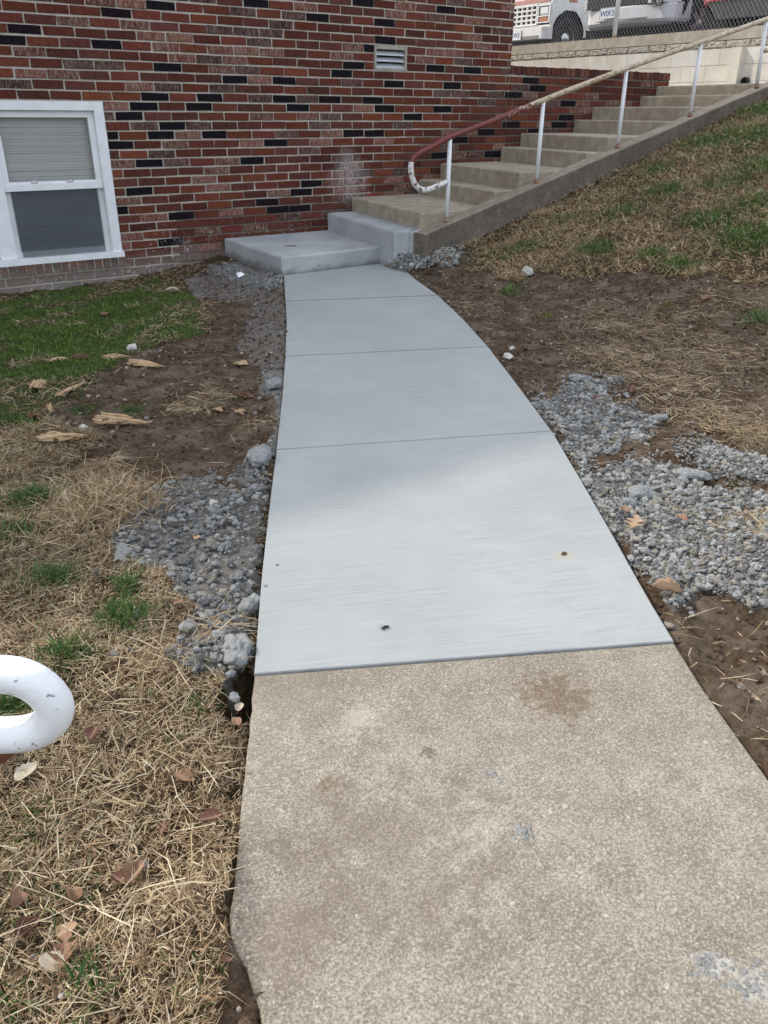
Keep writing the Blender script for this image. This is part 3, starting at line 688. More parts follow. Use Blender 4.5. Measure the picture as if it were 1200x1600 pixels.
def unit(xa, xb):
    zm = .715
    sash(xa, xb, zm-.01, z1-.078, .018, .052); sash(xa, xb, z0+.044, zm+.022, .055, .052)
    m = MB(); m.box((xa+.002, .012, zm-.035), (xb-.002, .054, zm+.022)); m.build('meeting_rail', M_WHITE, win)
    for lx in (.30, .66):
        m = MB(); c = xa+(xb-xa)*lx; m.box((c-.03, .016, zm+.0225), (c+.03, .05, zm+.035)); m.tube([(c-.012, .03, zm+.04), (c+.035, .02, zm+.04)], .006, n=6); m.build('sash_lock', M_CHROME, win)
    m = MB(); m.add([(xa+.04, .038, zm+.02), (xb-.04, .038, zm+.02), (xb-.04, .038, z1-.12), (xa+.04, .038, z1-.12)], [(0, 1, 2, 3)]); m.build('pane', M_GLASS, win, fix=False)
    m = MB(); m.add([(xa+.04, .076, z0+.08), (xb-.04, .076, z0+.08), (xb-.04, .076, zm-.02), (xa+.04, .076, zm-.02)], [(0, 1, 2, 3)]); m.build('pane', M_GLASS, win, fix=False)
    m = MB(); m.add([(xa+.053, .020, z0+.05), (xb-.053, .020, z0+.05), (xb-.053, .020, zm-.034), (xa+.053, .020, zm-.034)], [(0, 1, 2, 3)]); m.build('insect_screen', M_SCREEN, win, fix=False)
    me = None; pitch = .0235; z = z1-.10; k = 0
    while z > z0+.10:
        if me is None:
            mm = MB(); w = (xb-xa)/2-.03; t = math.radians(60)
            prof = [(-.0125*math.cos(t), -.0125*math.sin(t)), (0, .002), (.0125*math.cos(t), .0125*math.sin(t))]
            V = []
            for xx in (-w, -w/3, w/3, w):
                for (yy, hh) in prof: V.append((xx, yy, hh)); 
                for (yy, hh) in prof: V.append((xx, yy, hh-.0008))
            F = []
            for s in range(3):
                for (p, q) in ((0, 1), (1, 2), (4, 3), (5, 4)): F.append((s*6+p, s*6+q, s*6+6+q, s*6+6+p))
            mm.add(V, F, 0, True); o = mm.build('slat', M_BLIND, win, fix=False); me = o.data
        else: o = bpy.data.objects.new('slat', me); link(o, win)
        o.location = ((xa+xb)/2, .103, z+rnd.uniform(-.0015, .0015)); o.rotation_euler = (rnd.uniform(-.09, .09), rnd.uniform(-.003, .003), 0)
        z -= pitch; k += 1
    m = MB(); m.box((xa+.03, .090, z-.002), (xb-.03, .118, z+.012)); m.build('bottom_rail', M_BLIND, win)
unit(MUL[1]+.002, x1-FW-.002); unit(x0+FW+.002, MUL[0]-.002)
m = MB(); m.box((x0, .29, z0-.1), (x1, .30, z1+.1)); m.build('room_backing', M_CURTAIN, win)
# brick sill under the window
m = MB(); m.box((x0-.02, -.028, WIN[2]-.098), (x1+.012, .0, WIN[2]-.012)); m.build('sill_bed', M_MORTAR, wall)
x = x0; k = 0
while x < x1-.02:
    w = .0765; mm = mk_brick_data(w-.011, .082, .012, rnd); o = bpy.data.objects.new('brick', mm); o.location = (x+w/2, -.028, WIN[2]-.053)
    o.color = random.choice([(.12, .036, .025, .1), (.075, .03, .025, .1), (.02, .017, .02, .05), (.15, .05, .03, .2)]); link(o, wall); x += w
# louvre vent
vent = bpy.data.objects.new('vent', None); link(vent, bld)
x0v, x1v, z0v, z1v = VENT; m = MB()
m.box((x0v+.003, -.018, z0v+.002), (x0v+.025, .08, z1v-.002)); m.box((x1v-.025, -.018, z0v+.002), (x1v-.003, .08, z1v-.002)); m.box((x0v+.025, -.016, z0v+.002), (x1v-.025, .08, z0v+.022)); m.box((x0v+.025, -.016, z1v-.036), (x1v-.025, .08, z1v-.002))
m.build('vent_frame', M_VENTF, vent)
m = MB(); m.box((x0v+.01, .082, z0v), (x1v-.01, .09, z1v)); m.build('vent_back', M_DARK, vent)
for k in range(3):
    zc = z0v+.022+.058*k; m = MB(); m.add([(x0v+.026, -.012, zc+.006), (x1v-.026, -.012, zc+.006), (x1v-.026, .05, zc+.048), (x0v+.026, .05, zc+.048), (x0v+.026, -.012, zc+.002), (x1v-.026, -.012, zc+.002), (x1v-.026, .05, zc+.044), (x0v+.026, .05, zc+.044)], [(0, 1, 2, 3), (7, 6, 5, 4), (0, 4, 5, 1), (2, 6, 7, 3)]); m.build('slat', M_VENT, vent)

# ------------------------------------------------------------------ low brick wall beside the stairs
lw = thing('low_brick_wall', 'low red brick wall with upright coping bricks running on from the building beside the stairs', 'brick wall', (BX1, 0, 0))
LX1 = 10.16
m = MB(); m.box((.004, .003, -.5), (LX1-BX1-.004, .26, Z0+.012)); core = m.build('mortar_core', M_MORTAR, lw)
lowb = [b for b in course_bricks(BX1, LX1, -16, 0, []) if b[2] > .42+.30*(b[0]-7.0)]
for b in lowb:
    o = place_brick(b, lw, .003); o.location = (o.location[0]-BX1, o.location[1], o.location[2])
x = BX1+.003
while x < LX1-.03:
    w = .083; V, F = brick_mesh(w-.012, .088, .285, rnd); me = bpy.data.meshes.new('coping_brick'); me.from_pydata(V, [], F); me.materials.append(M_BRICK); me.update()
    o = bpy.data.objects.new('coping_brick', me); o.location = (x+w/2-BX1, .272+rnd.uniform(-.003, .003), Z0+.013+.046+rnd.uniform(-.003, .003)); o.color = random.choice([(.12, .036, .025, .1), (.10, .036, .028, .2), (.07, .028, .024, .1), (.15, .05, .03, .35)]); link(o, lw); x += w
m = MB(); m.box((.0, .006, Z0+.0125), (LX1-BX1-.01, .268, Z0+.09)); m.build('coping_mortar', M_MORTAR, lw)

# ------------------------------------------------------------------ stairs
st = thing('concrete_stairs', 'old tan concrete stairs with a sloping side curb climbing beside the brick wall', 'stairs', (5, -.8, 0))
def into(o, root): 
    o.location = (-root.location[0], -root.location[1], -root.location[2]); return o
XLs = [5.04, 5.95, 6.269, 7.196, 7.496, 8.406, 8.709, 9.607, 9.905]
ZS = [.48, .633, .795, .956, 1.104, 1.253, 1.401, 1.535, 1.657]
YR = -1.645; SK = .17
for k, (xl, z) in enumerate(zip(XLs, ZS)):
    xb = (XLs[k+1] if k < 8 else 10.75)+.004
    zb = z-.30
    P = [(xl, -.012), (xl+SK*YR, YR), (xb+SK*YR if k < 8 else xb, YR), (xb, -.012)]
    m = MB(); m.prism([(p[0]+rnd.uniform(-.004, .004), p[1]) for p in P], zb, z, 0, .016); into(m.build('step', M_STEP, st), st)
def ctop(x): return .40+.2665*(x-5.0)
m = MB(); xs = [4.665+.02, 6, 7.5, 9, 9.9, 10.75]; yi, yo = -1.66, -1.845
sec = []
for x in xs:
    t = min(ctop(x), 1.69); b = .015
    xx = lambda y: x-(.0 if x > 4.7 else 0)
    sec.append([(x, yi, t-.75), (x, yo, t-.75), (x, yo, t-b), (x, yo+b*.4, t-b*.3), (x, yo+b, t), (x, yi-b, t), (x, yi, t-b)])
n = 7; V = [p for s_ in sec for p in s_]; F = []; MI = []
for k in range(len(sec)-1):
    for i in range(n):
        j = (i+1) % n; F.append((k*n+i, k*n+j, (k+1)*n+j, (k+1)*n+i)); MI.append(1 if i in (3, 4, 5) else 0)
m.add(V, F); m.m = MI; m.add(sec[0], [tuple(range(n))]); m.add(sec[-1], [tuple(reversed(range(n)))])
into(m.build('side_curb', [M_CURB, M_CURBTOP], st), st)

lan = thing('concrete_landing', 'freshly poured smooth grey concrete landing with one low step at the stair foot', 'landing', (4.1, -.7, 0))
def wobble(P, n=8, a=.006):
    out = []
    for i in range(len(P)):
        p = np.array(P[i]); q = np.array(P[(i+1) % len(P)])
        for k in range(n):
            t = k/n; out.append(p+(q-p)*t+(np.array([vnoise(np.array(p[0]*9+t*7), np.array(p[1]*5+i), 3)-.5, vnoise(np.array(p[0]*9+t*7), np.array(p[1]*5+i+50), 3)-.5])*a*2 if k else 0))
    return out
m = MB(); m.prism(wobble([(3.49, -.012), (3.422, -1.392), (4.62, -1.315), (4.78, -.012)]), -.16, .157, 0, .02); into(m.build('landing_slab', M_FORM, lan), lan)
m = MB(); m.prism(wobble([(4.723, -.013), (4.475, -1.636), (4.66, -1.635), (4.655, -1.668), (4.80, -1.66), (5.08, -.013)]), -.2, .337, 0, .024); into(m.build('landing_step', M_FORM, lan), lan)
m = MB(); V = []; nu, nv = 14, 6                                   # cement squeezed out under the landing
for i in range(nu):
    for j in range(nv):
        u_, v_ = i/(nu-1), j/(nv-1); y = -.55-.82*u_; w = .16*math.sin(math.pi*min(1, u_*.9+.12))
        x = 3.47-.03-w*v_-.02*random.random(); z = -.03-.115*v_**.8-.05*(1-math.sin(math.pi*u_))+.012*random.random()
        V.append((x+.03*(1-v_), y, z))
F = [(i*nv+j, i*nv+j+1, (i+1)*nv+j+1, (i+1)*nv+j) for i in range(nu-1) for j in range(nv-1)]
m.add(V, F, 0, True); into(m.build('cement_spill', M_FORM, lan), lan)

# ------------------------------------------------------------------ handrail on the curb
hr = thing('handrail', 'long pipe handrail with flaking red and white paint along the stair curb', 'handrail', (5.0, -1.75, .40))
YP = -1.75
def smooth(pts, n=6):
    pts = [np.array(p, float) for p in pts]; out = []
    for i in range(len(pts)-1):
        p0 = pts[max(i-1, 0)]; p1 = pts[i]; p2 = pts[i+1]; p3 = pts[min(i+2, len(pts)-1)]
        for k in range(n):
            t = k/n; out.append(.5*((2*p1)+(-p0+p2)*t+(2*p0-5*p1+4*p2-p3)*t*t+(-p0+3*p1-3*p2+p3)*t**3))
    out.append(pts[-1]); return out
rp = [(697, 285), (685, 290), (673, 295), (661, 297), (650, 290), (644, 277), (642, 260), (647, 246), (662, 236), (680, 227), (703, 214.5), (775, 187), (849, 156.5), (915, 131), (979, 107), (1040, 85), (1095, 66.5), (1150, 47), (1198, 30)]
pts = [on_y(px, py, YP) for px, py in rp]
e = pts[-1]; pts += [e+np.array([.28, 0, .06]), e+np.array([.40, 0, .04]), e+np.array([.45, 0, -.06]), e+np.array([.43, 0, -.20]), e+np.array([.33, 0, -.27]), e+np.array([.02, 0, -.31])]
root = np.array(hr.location)
m = MB(); m.tube([p-root for p in smooth(pts)], .0255, n=12); m.build('top_rail', M_RAIL, hr)
for (bx, by), (tx, ty) in zip([(698, 346), (838, 286), (965, 230), (1078, 181.5), (1182, 137.5)], [(703, 217), (849, 159), (979, 110), (1095, 69), (1197.5, 34)]):
    b = on_y(bx, by, YP); t = on_y(tx, ty, YP); b = np.array([b[0], YP, ctop(b[0])-.01])
    m = MB(); m.tube([(0, 0, 0), tuple(t-b)], .0205, n=12); m.ring([(.0205, .02), (.028, .016), (.03, .0), (.0205, .0)], (0, 0, .008), 'z', 12); o = m.build('post', M_POST, hr); o.location = b-root

# white rail end close to the camera
c0 = CAM + ray(60, 1078)*.9
ax = np.array([_r[0], _r[1], 0]); ax = ax/np.linalg.norm(ax)
nr = thing('handrail', 'thick white painted rail end looping back over the dry grass close by', 'handrail', tuple(c0-ax*.75+np.array([0, 0, -c0[2]])))
nr.location[2] = float(T(nr.location[0], nr.location[1]))
def loc_on(px, py):                                              # on the upright plane of the loop
    nrm = np.cross(ax, [0, 0, 1]); d = ray(px, py); t = ((c0-CAM)@nrm)/(d@nrm); return CAM+d*t
lp = [loc_on(*p) for p in [(-260, 1048), (-120, 1052), (-40, 1053), (10, 1054), (38, 1060), (62, 1073), (80, 1092), (85.5, 1108), (80, 1125), (62, 1139), (38, 1146), (10, 1148), (-60, 1150), (-260, 1152)]]
nrl = np.array(nr.location)
lp = [lp[0]-ax*.55] + lp + [lp[-1]-ax*.10]
m = MB(); m.tube([p-nrl for p in smooth(lp, 8)], .0213, n=24); m.build('rail_loop', M_NEARRAIL, nr)
q = lp[-1]; m = MB(); m.tube([(q[0]-nrl[0], q[1]-nrl[1], -.1), (q[0]-nrl[0], q[1]-nrl[1], lp[1][2]-nrl[2]-.01)], .0213, n=16); m.build('post', M_NEARRAIL, nr)

# ------------------------------------------------------------------ block retaining wall, fence, parking lot
RX = 11.0
CAPT, CAPB, BNDB = 2.375, 2.2365, 2.139
rw = thing('retaining_wall', 'pale concrete block retaining wall with split face band and cast coping at the top of the stairs', 'retaining wall', (RX, 0, 1.6))
Y0, Y1 = -7.0, 9.0
m = MB(); m.box((.006, Y0, -.5), (.28, Y1, CAPT-1.6-.02)); m.build('mortar_core', M_CAP, rw)
rr = random.Random(9)
bh = .2032; bl = .4064
blk = None
def block(name, mat, y0, y1, z0, z1, x=0.0, split=False, bev=.006):
    m = MB()
    w = y1-y0; h = z1-z0; g = .004
    if split:
        nu, nv = max(5, int(w/.022)), 6; V = []
        for i in range(nu+1):
            for j in range(nv+1):
                e_ = (i in (0, nu)) or (j in (0, nv)); V.append((-.002 if e_ else -.006-.016*rr.random(), y0+g+(w-2*g)*i/nu, z0+g+(h-2*g)*j/nv))
        F = [(i*(nv+1)+j, (i+1)*(nv+1)+j, (i+1)*(nv+1)+j+1, i*(nv+1)+j+1) for i in range(nu) for j in range(nv)]
        m.add(V, F)
        V2 = [(-.002, y0+g, z0+g), (-.002, y1-g, z0+g), (-.002, y1-g, z1-g), (-.002, y0+g, z1-g), (.008, y0+g, z0+g), (.008, y1-g, z0+g), (.008, y1-g, z1-g), (.008, y0+g, z1-g)]
        m.add(V2, [(0, 1, 5, 4), (1, 2, 6, 5), (2, 3, 7, 6), (3, 0, 4, 7)])
    else:
        m.box((-.008, y0+g*.6, z0+g*.6), (.008, y1-g*.6, z1-g*.6))
    return m.build(name, mat, rw)
zt = BNDB-1.6
for row in range(4):
    a = zt-bh*(row+1); b = zt-bh*row; y = -4.2+(bl/2 if row % 2 else 0)
    while y < 6.2:
        block('block', M_CMU, y, min(y+bl, 6.4), a, b); y += bl
y = -4.2
while y < 6.2:
    w = rr.choice([.24, .30, .38, .40]); block('split_face_block', M_SPLIT, y, y+w, BNDB-1.6, CAPB-1.6, split=True); y += w
y = -4.2
while y < 6.2:
    w = 1.55; m = MB(); m.box((-.014, y+.002, CAPB-1.6), (.30, y+w-.002, CAPT-1.6)); m.build('coping', M_CAP, rw); y += w
py0, py1 = on_x(1161.5, 100, RX)[1], on_x(1146, 100, RX)[1]
m = MB(); m.box((-.10, py0, -.4), (-.009, py1, BNDB-1.6-.003), 0, 0); m.build('pilaster', M_CMU, rw)
dp = thing('drain_pipe', 'black drain pipe mouth at the foot of the block wall', 'pipe', tuple(on_x(1163, 129, RX-.05)))
m = MB(); m.ring([(.044, .08), (.044, -.02), (.052, -.02), (.052, .08)], (0, 0, .015), 'x', 20, 0); m.build('pipe_rim', M_BLACK, dp)
m = MB(); m.ring([(.0, 0), (.043, 0)], (.02, 0, .015), 'x', 20); m.build('pipe_bore', M_DARK, dp)

lot = MB(); lot.box((RX+.27, -30, 1.2), (60, 40, 2.255)); o = lot.build('parking_lot', M_ASPHALT); tag(o, 'asphalt parking lot above the block wall', kind='structure')
wk = MB(); wk.box((10.752, -2.6, 1.2), (RX-.012, .9, 1.653)); o = wk.build('walkway', M_STEP); tag(o, 'concrete walkway at the head of the stairs', kind='structure')
LOT = 2.255
fc = thing('chain_link_fence', 'galvanised chain link fence with white posts standing on the coping', 'fence', (RX+.17, 0, CAPT))
fy0, fy1, fh = -1.6, 6.4, 1.25
m = MB(); dw, dh = .064, .082; wr = .0013
nn = int((fy1-fy0)/dw)
def wire(y0, z0, y1, z1, x): m.tube([(x, y0, z0), (x, y1, z1)], wr, n=4, cap=False, smooth=False)
slope = dh/dw
for s_ in (1, -1):
    for i in range(-int(fh/dh)-1, nn+int(fh/dh)+1):
        yb = fy0+i*dw; ya, za = yb, .02; ye = yb+s_*(fh-.02)/slope; ze = fh
        # clip to the fence length
        def clip(y, z, yl): return z+(yl-ya)/(ye-ya)*(ze-za)
        lo, hi = (ya, za), (ye, ze)
        P = sorted([lo, hi])
        (p0y, p0z), (p1y, p1z) = P
        if p1y < fy0 or p0y > fy1: continue
        f_ = lambda yy: p0z+(yy-p0y)/(p1y-p0y)*(p1z-p0z)
        if p0y < fy0: p0z = f_(fy0); p0y = fy0
        if p1y > fy1: p1z = f_(fy1); p1y = fy1
        wire(p0y, p0z, p1y, p1z, -.003*s_)
o = m.build('wire_mesh', M_GALV, fc, fix=False); o['kind'] = 'stuff'
fpy = on_x(957, 58, RX+.17)[1]
for y in (fpy, fpy-2.9, fpy+2.9):
    m = MB(); m.tube([(.042, y, -.01), (.042, y, fh+.05)], .034, n=14); m.build('post', M_POST, fc)
m = MB(); m.tube([(.03, fy0, fh+.01), (.03, fy1, fh+.01)], .02, n=10); m.build('top_rail', M_GALV, fc)

# ------------------------------------------------------------------ vehicles (front faces -X, near flank faces -Y)
def wheel(parent, x, y, r, w, rimmat, style):
    wh = bpy.data.objects.new('wheel', None); link(wh, parent); wh.location = (x, y, r)
    m = MB(); m.ring([(r*.62, -w/2+.02), (r*.80, -w/2), (r*.95, -w/2+.008), (r, -w/2+.03), (r, w/2-.03), (r*.95, w/2), (r*.62, w/2)], (0, 0, 0), 'y', 32)
    for k in range(32):
        q = k/32*2*math.pi; c, s_ = math.cos(q), math.sin(q); m.add([((r-.002)*c-.012*s_, -w/2+.03, (r-.002)*s_+.012*c), ((r-.002)*c+.012*s_, -w/2+.03, (r-.002)*s_-.012*c), ((r+.007)*c, -w/2+.05, (r+.007)*s_), ((r+.007)*c, w/2-.05, (r+.007)*s_)], [(0, 1, 2), (0, 2, 3), (1, 3, 2)])
    m.build('tyre', M_RUBBER, wh)
    m = MB(); yo = -w/2+.03 if y < 0 else w/2-.03; sg = 1 if y < 0 else -1
    m.ring([(r*.64, yo-sg*.008), (r*.58, yo), (r*.52, yo+sg*.05)], (0, 0, 0), 'y', 28)
    if style == 'steel':
        m.ring([(r*.53, yo+sg*.05), (r*.46, yo+sg*.015), (r*.30, yo+sg*.02), (r*.25, yo-sg*.02), (r*.10, yo-sg*.045), (0, yo-sg*.047)], (0, 0, 0), 'y', 24)
    else:
        m.ring([(r*.2, yo+sg*.02), (r*.18, yo-sg*.005), (0, yo-sg*.008)], (0, 0, 0), 'y', 20)
        for k in range(6):
            q = k/6*2*math.pi+.3; c, s_ = math.cos(q), math.sin(q); a = np.array([c, 0, s_]); b = np.array([-s_, 0, c])
            V = []
            for rad, hw in ((r*.15, .03), (r*.60, .045)):
                for y_ in (yo-sg*.004, yo+sg*.03): V += [a*rad+b*hw+np.array([0, y_, 0]), a*rad-b*hw+np.array([0, y_, 0])]
            m.add(V, [(0, 1, 5, 4), (2, 6, 7, 3), (0, 4, 6, 2), (1, 3, 7, 5)])
    m.build('rim', rimmat, wh)
    m = MB(); m.ring([(r*.57, yo+sg*.07), (0, yo+sg*.07)], (0, 0, 0), 'y', 24); m.build('brake', M_DARK, wh)
    return wh
def arch_profile(top, arches, zb, x_end):                        # lower outline with wheel arches, then the top line back
    P = [(top[0][0], zb)]
    for (cx, cz, r) in arches:
        for k in range(13):
            a = math.pi-k/12*math.pi; x = cx+r*math.cos(a); z = cz+r*math.sin(a)*1.02
            if z > zb: P.append((x, z))
    P.append((x_end, zb)); P += top[::-1]; return P
def flank(m, P, y, th, mat=0):                                    # a side panel with thickness
    n = len(P); V = [(p[0], y, p[1]) for p in P] + [(p[0], y+th, p[1]) for p in P]
    F = [tuple(range(n)), tuple(reversed(range(n, 2*n)))] + [(i, (i+1) % n, n+(i+1) % n, n+i) for i in range(n)]
    m.add(V, F, mat)
def plan(front, hw, r, back, z, k=6, bow=.0):                     # plan outline with rounded front corners
    P = [(back, -hw, z)]
    for i in range(k+1):
        a = i/k*math.pi/2; P.append((front+r-r*math.sin(a)+bow, -hw+r-r*math.cos(a), z))
    for i in range(1, 6):
        t = i/6; y = -hw+r+(2*hw-2*r)*t; P.append((front+bow*(1-4*t*(1-t)), y, z))
    for i in range(k+1):
        a = math.pi/2-i/k*math.pi/2; P.append((front+r-r*math.sin(a)+bow, hw-r+r*math.cos(a), z))
    P.append((back, hw, z)); return P
def plate(parent, x, y, z, text, w=.31, h=.155):
    m = MB(); m.box((x-.008, y-w/2, z-h/2), (x, y+w/2, z+h/2)); p = m.build('plate', M_PLATE, parent)
    m = MB()
    for a, b, c, d in ((-w/2-.006, -h/2-.006, w/2+.006, -h/2), (-w/2-.006, h/2, w/2+.006, h/2+.006), (-w/2-.006, -h/2, -w/2, h/2), (w/2, -h/2, w/2+.006, h/2)): m.box((x-.011, y+a, z+b), (x-.001, y+c, z+d))
    m.build('plate_frame', M_CHROME, p)
    cu = bpy.data.curves.new('plate_lettering', 'FONT'); cu.body = text; cu.size = h*.78; cu.align_x = 'CENTER'; cu.align_y = 'CENTER'; cu.extrude = .001; cu.offset = .001; cu.materials.append(M_PLATEINK)
    if not text: return
    tmp = bpy.data.objects.new('lettering', cu); COL.objects.link(tmp); me = bpy.data.meshes.new_from_object(tmp.evaluated_get(bpy.context.evaluated_depsgraph_get())); bpy.data.objects.remove(tmp)
    o = bpy.data.objects.new('plate_lettering', me); link(o, p); o.location = (x-.0095, y, z-.008); o.rotation_euler = (math.pi/2, 0, -math.pi/2)

# white van
VX = 12.5; vy = on_x(857, 30, VX)[1]
van = thing('van', 'weathered white van with square grille and rust eaten front wheel arch behind the fence', 'van', (VX, vy+.99, LOT))
HW = .99
wx = on_y(886, 60, vy)[0]-VX
top = [(.06, .94), (.12, 1.02), (.75, 1.18), (.95, 1.2), (1.55, 2.0), (5.1, 2.02), (5.2, 1.2), (5.22, .6)]
arches = [(wx, .40, .47), (wx+3.5, .40, .45)]
m = MB()
P = arch_profile([(.06, .52)]+top, arches, .42, 5.2)
flank(m, P, -HW, .03, 0); flank(m, P, HW-.03, .03, 0)
m.add([(top[i][0], s_*(HW-.03), top[i][1]) for i in range(len(top)) for s_ in (-1, 1)], [(2*i, 2*i+1, 2*i+3, 2*i+2) for i in range(len(top)-1)])
m.box((.055, -HW+.03, .50), (.10, HW-.03, .58)); m.box((.055, -HW+.03, .915), (.12, HW-.03, .955))
m.build('body', M_VANP, van)
m = MB(); m.box((.045, -HW+.06, .955), (.13, HW-.06, 1.02)); m.add([(.05, -HW+.05, 1.0), (.12, -HW+.05, 1.028), (.75, -HW+.05, 1.19), (.75, HW-.05, 1.19), (.12, HW-.05, 1.028), (.05, HW-.05, 1.0)], [(0, 1, 4, 5), (1, 2, 3, 4)]); m.build('hood', M_VANRED, van)
for s_ in (1,):
    m = MB(); 
    for k in range(13):
        a0_ = math.pi-k/13*math.pi; a1_ = math.pi-(k+1)/13*math.pi
        r0, r1 = .455-.03*rr.random(), .50
        m.add([(wx+r0*math.cos(a0_), -HW-.004, .40+r0*math.sin(a0_)), (wx+r1*math.cos(a0_), -HW-.006, .40+r1*math.sin(a0_)), (wx+r1*math.cos(a1_), -HW-.006, .40+r1*math.sin(a1_)), (wx+(.455-.03*rr.random())*math.cos(a1_), -HW-.004, .40+(.455-.03*rr.random())*math.sin(a1_))], [(0, 1, 2, 3)])
    m.build('arch_lip', M_VANP, van, fix=False)
m = MB(); m.box((.3, -HW+.05, .25), (5.0, HW-.05, .95)); m.build('underbody', M_DARK, van)
gx_ = .035; m = MB(); gy0, gy1, gz0, gz1 = -HW+.37, HW-.37, .60, .915
m.box((gx_+.04, gy0, gz0), (gx_+.05, gy1, gz1)); m.build('grille_back', M_DARK, van)
m = MB(); ncol, nrow = 9, 4
for i in range(ncol+1):
    y = gy0+(gy1-gy0)*i/ncol; m.box((gx_-.004, y-.017, gz0), (gx_+.04, y+.017, gz1))
for j in range(nrow+1):
    z = gz0+(gz1-gz0)*j/nrow; m.box((gx_-.008, gy0-.02, z-.014), (gx_+.038, gy1+.02, z+.014))
m.build('grille', M_VANP, van)
for s_ in (-1, 1):
    ya, yb = sorted((s_*(HW-.01), s_*(HW-.345)))
    m = MB(); zc = .612
    m.box((gx_, ya, zc), (gx_+.06, ya+.03, .91)); m.box((gx_, yb-.03, zc), (gx_+.06, yb, .91)); m.box((gx_+.002, ya+.03, zc), (gx_+.06, yb-.03, zc+.02)); m.box((gx_+.002, ya+.03, .89), (gx_+.06, yb-.03, .91)); m.box((gx_+.002, ya+.03, .715), (gx_+.06, yb-.03, .735)); m.box((gx_+.04, ya+.03, zc+.02), (gx_+.058, yb-.03, .89), 1)
    m.build('headlight_bezel', [M_CHROME, M_BLACK], van)
    m = MB(); m.loft([[(gx_+.02, ya+.05, .75), (gx_+.02, yb-.05, .75), (gx_+.02, yb-.05, .875), (gx_+.02, ya+.05, .875)], [(gx_+.008, ya+.07, .77), (gx_+.008, yb-.07, .77), (gx_+.008, yb-.07, .86), (gx_+.008, ya+.07, .86)]]); m.build('headlight', M_LAMP, van)
    m = MB(); m.box((gx_+.012, ya+.04, .64), (gx_+.042, yb-.04, .71)); m.build('turn_signal', M_AMBER, van)
m = MB(); m.loft([plan(-.10, HW+.01, .10, .12, z) for z in (.34, .36, .52, .54)]); m.build('bumper', M_VANP, van)
m = MB(); m.box((-.104, -HW+.12, .345), (-.098, HW-.12, .40)); m.build('bumper_lower_strip', M_GREYP, van)
plate(van, -.112, on_x(806, 54, VX-.11)[1]-vy-.99, .43, '3W3', .30, .15)
m = MB(); m.box((.50, -HW-.006, .965), (.72, -HW+.01, 1.005)); m.build('side_marker', M_AMBER, van)
for y_ in (-HW+.13, HW-.13):
    for x_ in (wx, wx+3.5): wheel(van, x_, y_, .36, .22, M_CHROME, 'steel')
m = MB(); m.add([(.97, -HW+.1, 1.24), (.97, HW-.1, 1.24), (1.5, HW-.14, 1.95), (1.5, -HW+.14, 1.95)], [(0, 1, 2, 3)]); o = m.build('windscreen', M_BLACK, van); o.location = (-.01, 0, .012)

# silver pickup
PX = 11.95; pyn = 1.62
pk = thing('pickup_truck', 'silver pickup truck with dusty front bumper parked nose to the fence', 'pickup truck', (PX, pyn+.95, LOT))
HW = .95; pwx = on_y(1054, 36, pyn)[0]-PX; pwx = max(.85, min(1.15, pwx))
m = MB()
top = [(.10, .98), (.2, 1.08), (1.4, 1.18), (1.5, 1.2), (2.1, 1.75), (3.6, 1.75), (3.9, 1.2), (5.3, 1.18), (5.35, .6)]
P = arch_profile([(.30, .62)]+top[1:], [(pwx, .39, .47), (pwx+3.25, .39, .46)], .45, 5.35)
flank(m, P, -HW, .04); flank(m, P, HW-.04, .04)
m.add([(top[i][0], s_*(HW-.04), top[i][1]) for i in range(1, len(top)) for s_ in (-1, 1)], [(2*i, 2*i+1, 2*i+3, 2*i+2) for i in range(len(top)-2)])
m.build('body', M_SILV, pk)
m = MB()
m.loft([plan(.12, HW-.08, .22, .5, .36, bow=.06), plan(.03, HW-.01, .24, .55, .40, bow=.08), plan(0, HW, .26, .55, .44, bow=.08), plan(.0, HW, .26, .55, .63, bow=.08), plan(.04, HW, .26, .55, .655, bow=.08)], 0, False); m.build('bumper', M_SILV, pk)
m = MB(); m.box((-.004, -.52, .455), (.03, .52, .47)); m.build('bumper_groove', M_GREYP, pk)
for s_ in (-1, 1):
    ya, yb = sorted((s_*HW*1.0, s_*.52))
    m = MB(); m.loft([[(.06+.0*0, p[1], p[2]) if False else p for p in [(.05 if abs(yy) < .8 else .26, yy, z) for yy in (ya, (ya+yb)/2, yb)] + [(.55, yy, z) for yy in (yb, (ya+yb)/2, ya)]] for z in (.655, .80, .98)], 0, False); m.build('fender', M_SILV, pk)
    m = MB(); m.box((.035, s_*.66-.14, .84), (.06, s_*.66+.14, 1.0)); m.build('headlight', M_LAMP, pk)
    if s_ > 0: continue
    cy = s_*.70; m = MB(); m.ring([(.115, -.01), (.11, -.022), (.085, -.012), (.075, .02)], (.036, cy, .72), 'x', 20); m.ring([(.075, .02), (0, .02)], (.036, cy, .72), 'x', 20, 1); m.build('fog_lamp_bezel', [M_BLACK, M_DARK], pk)
    m = MB(); m.ring([(.048, .0), (.04, -.012), (0, -.02)], (.03, cy, .72), 'x', 16); m.build('fog_lamp', M_LAMP, pk)
m = MB(); m.box((.03, -.50, .657), (.10, .80, 1.0)); m.build('grille', M_BLACK, pk)
m = MB(); m.box((.02, -.56, .656), (.10, -.505, 1.02)); m.box((.02, .805, .656), (.10, .86, 1.02)); m.box((.015, -.505, .84), (.09, .805, .88)); m.build('grille_frame', M_SILV, pk)
m = MB(); m.box((.25, -HW+.06, .22), (5.1, HW-.06, .95)); m.build('underbody', M_DARK, pk)
plate(pk, -.012, on_x(950, 22, PX)[1]-pyn-.95, .575, 'W0F3', .31, .15)
for y_ in (-HW+.12, HW-.12):
    for x_ in (pwx, pwx+3.25): wheel(pk, x_, y_, .375, .24, M_ALU, 'alloy')

